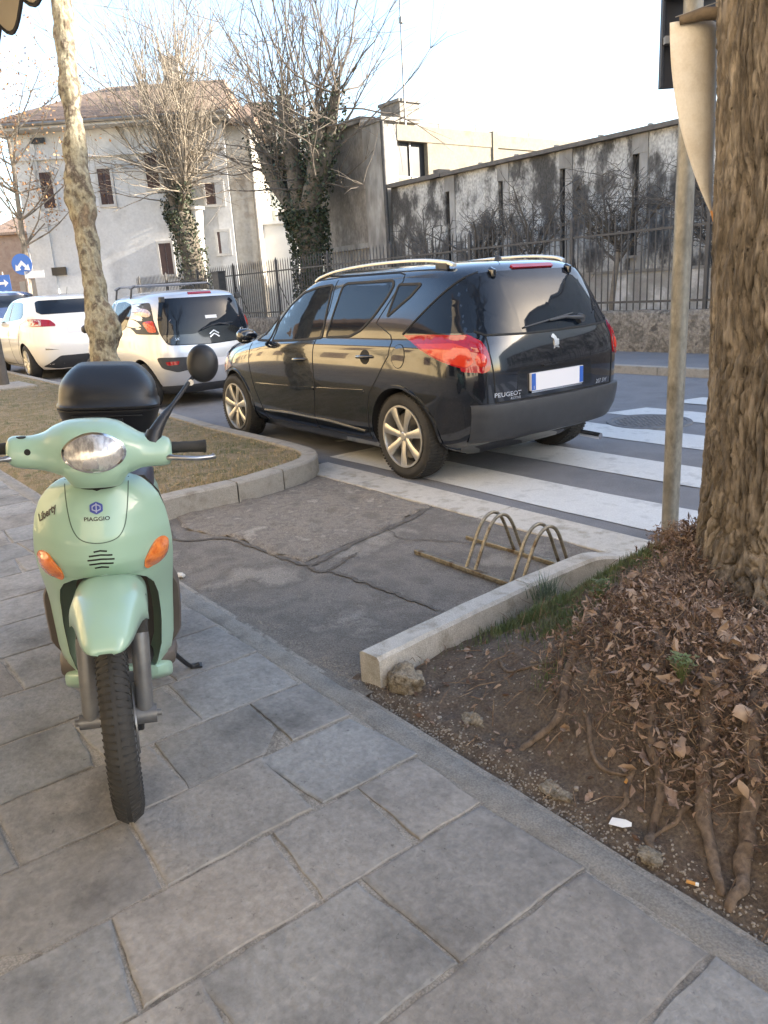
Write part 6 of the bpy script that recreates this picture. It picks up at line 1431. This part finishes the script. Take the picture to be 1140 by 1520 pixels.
for _ in range(2600):
    t = R.random(); x = -4.75 - (t ** 1.5) * 4.5; y = R.uniform(1.36, min(3.5, bed_lim(min(x, -4.75)) - .02)); p = V(x, y, turf_z(x, y) + .006); a = V(R.gauss(0, 1), R.gauss(0, 1), .15).normalized() * R.uniform(.006, .016); b = V(R.gauss(0, 1), R.gauss(0, 1), .3).normalized() * .007; mb.add([p - a, p - b, p + a, p + b], [(0, 1, 2, 3)], 1)
tag(mb.build('turf_grass', mturf, fixn=False), 'thin dry turf and dead leaves in the left bed', 'grass', kind='stuff')
# grit and stones
m_grit = mat('grit', (.22, .185, .15), .9, var=[(.34, .30, .25), (.12, .10, .08)], scale=60)
mb = MB()
def pebble(mb, x, y, z, s, mi=0):
    n = 5; an = R.uniform(0, 6.28); top = [V(x + s * R.uniform(.7, 1.2) * cos(an + 2*pi*k/n), y + s * R.uniform(.7, 1.2) * sin(an + 2*pi*k/n), z + s * R.uniform(.2, .5)) for k in range(n)]; bot = [q - V(0, 0, s * .8) for q in top]
    mb.add(top + bot + [V(x, y, z + s * .8)], [(k, (k+1) % n, 10) for k in range(n)] + [(k, n + k, n + (k+1) % n, (k+1) % n) for k in range(n)], mi)
for _ in range(1500):
    x = R.uniform(-2.3, 0); y = 1.345 + abs(R.gauss(0, .035)); z = (mound(x, y) if x > -2.02 else ap_z(x, y)); pebble(mb, x, y, z, R.uniform(.0012, .0045))
for _ in range(1500): x = R.uniform(-2.0, .2); y = R.uniform(1.37, 2.3); pebble(mb, x, y, mound(x, y), R.uniform(.0012, .0045) * (2.2 if R.random() < .03 else 1))
for _ in range(1300): x = R.uniform(-4.6, -2.1); y = R.uniform(1.34, 3.0) if R.random() < .5 else 1.35 + abs(R.gauss(0, .06)); pebble(mb, x, y, ap_z(x, y), R.uniform(.001, .0035))
tag(mb.build('gravel', m_grit, fixn=False), 'pale grit along the pavement edge and on the soil', 'gravel', kind='stuff')
def rock(name, x, y, z, s, m, label, cat='stone', seed=0, asp=(1, 1, .7)):
    bm = bmesh.new(); bmesh.ops.create_icosphere(bm, subdivisions=4, radius=1)
    for v in bm.verts:
        d = v.co.normalized(); f = 1 + .32 * nz(d.x + seed, d.y, d.z, 1.4) + .22 * fr(d.x, d.y + seed, d.z, 3.2, 4)
        v.co = V(d.x * s * asp[0], d.y * s * asp[1], d.z * s * asp[2]) * f
    me = bpy.data.meshes.new(name); bm.to_mesh(me); bm.free(); me.materials.append(m); return tag(link(name, me, None, 60, loc=(x, y, z)), label, cat)
m_lump = mat('concrete_lump', (.20, .165, .115), .95, var=[(.30, .26, .20), (.11, .085, .055)], scale=22, fine=.4, fscale=140, bump=.008, bscale=120)
rock('concrete_lump', -1.885, 1.46, .035, .068, m_lump, 'rough lump of old concrete against the end of the stone edging', seed=3, asp=(1, .8, .85))
rock('concrete_lump', -1.55, 1.47, .020, .040, m_lump, 'small rough concrete lump on the soil between edging and roots', seed=8, asp=(1.2, .9, .7))
rock('stone', -1.17, 1.40, .012, .045, m_lump, 'flat earthy stone half buried by the pavement edge', seed=14, asp=(1.3, .7, .3))
rock('stone', -.86, 1.37, .012, .035, m_lump, 'earthy stone below the middle root', seed=19, asp=(.9, .7, .35))
m_pap = mat('paper_white', (.78, .78, .76), .7)
mb = MB(); mb.add([V(-.028, -.012, 0), V(.018, -.018, .004), (V(.024, .012, .010)), V(-.020, .016, .003), V(.045, -.004, .002), V(.044, .008, .006)], [(0, 1, 2, 3), (1, 4, 5, 2)]); pp = mb.build('paper_scrap', m_pap, fixn=False, loc=(-.975, 1.40, mound(-.975, 1.40) + .012)); pp.scale = (.75,) * 3; pp.rotation_euler = (.2, 0, .5)
so = pp.modifiers.new('s', 'SOLIDIFY'); so.thickness = .0015; tag(pp, 'crumpled white paper scrap on the soil by the pavement edge', 'paper')
m_filt = mat('cigarette_filter', (.55, .28, .08), .8)
for x, y, a, lb in ((-.75, 1.365, .4, 'orange cigarette end on the soil near the thick roots'), (-1.02, 1.50, 1.9, 'cigarette end just above the paper scrap')):
    mb = MB(); mb.tube([V(-.013, 0, 0), V(.006, 0, 0)], .0040, 10); o = mb.build('cigarette_end', m_filt, smooth=50, loc=(x, y, mound(x, y) + .008)); o.rotation_euler = (0, 0, a); mb = MB(); mb.tube([V(.0062, 0, 0), V(.013, 0, 0)], .0041, 10); mb.build('paper_tip', m_pap, o); tag(o, lb, 'cigarette end')
rock('pebble', -3.55, 1.36, .014, .022, mat('white_pebble', (.6, .56, .5), .9), 'pale pebble on the pavement edge beside the scooter', 'pebble', 30, (1.2, .8, .5))
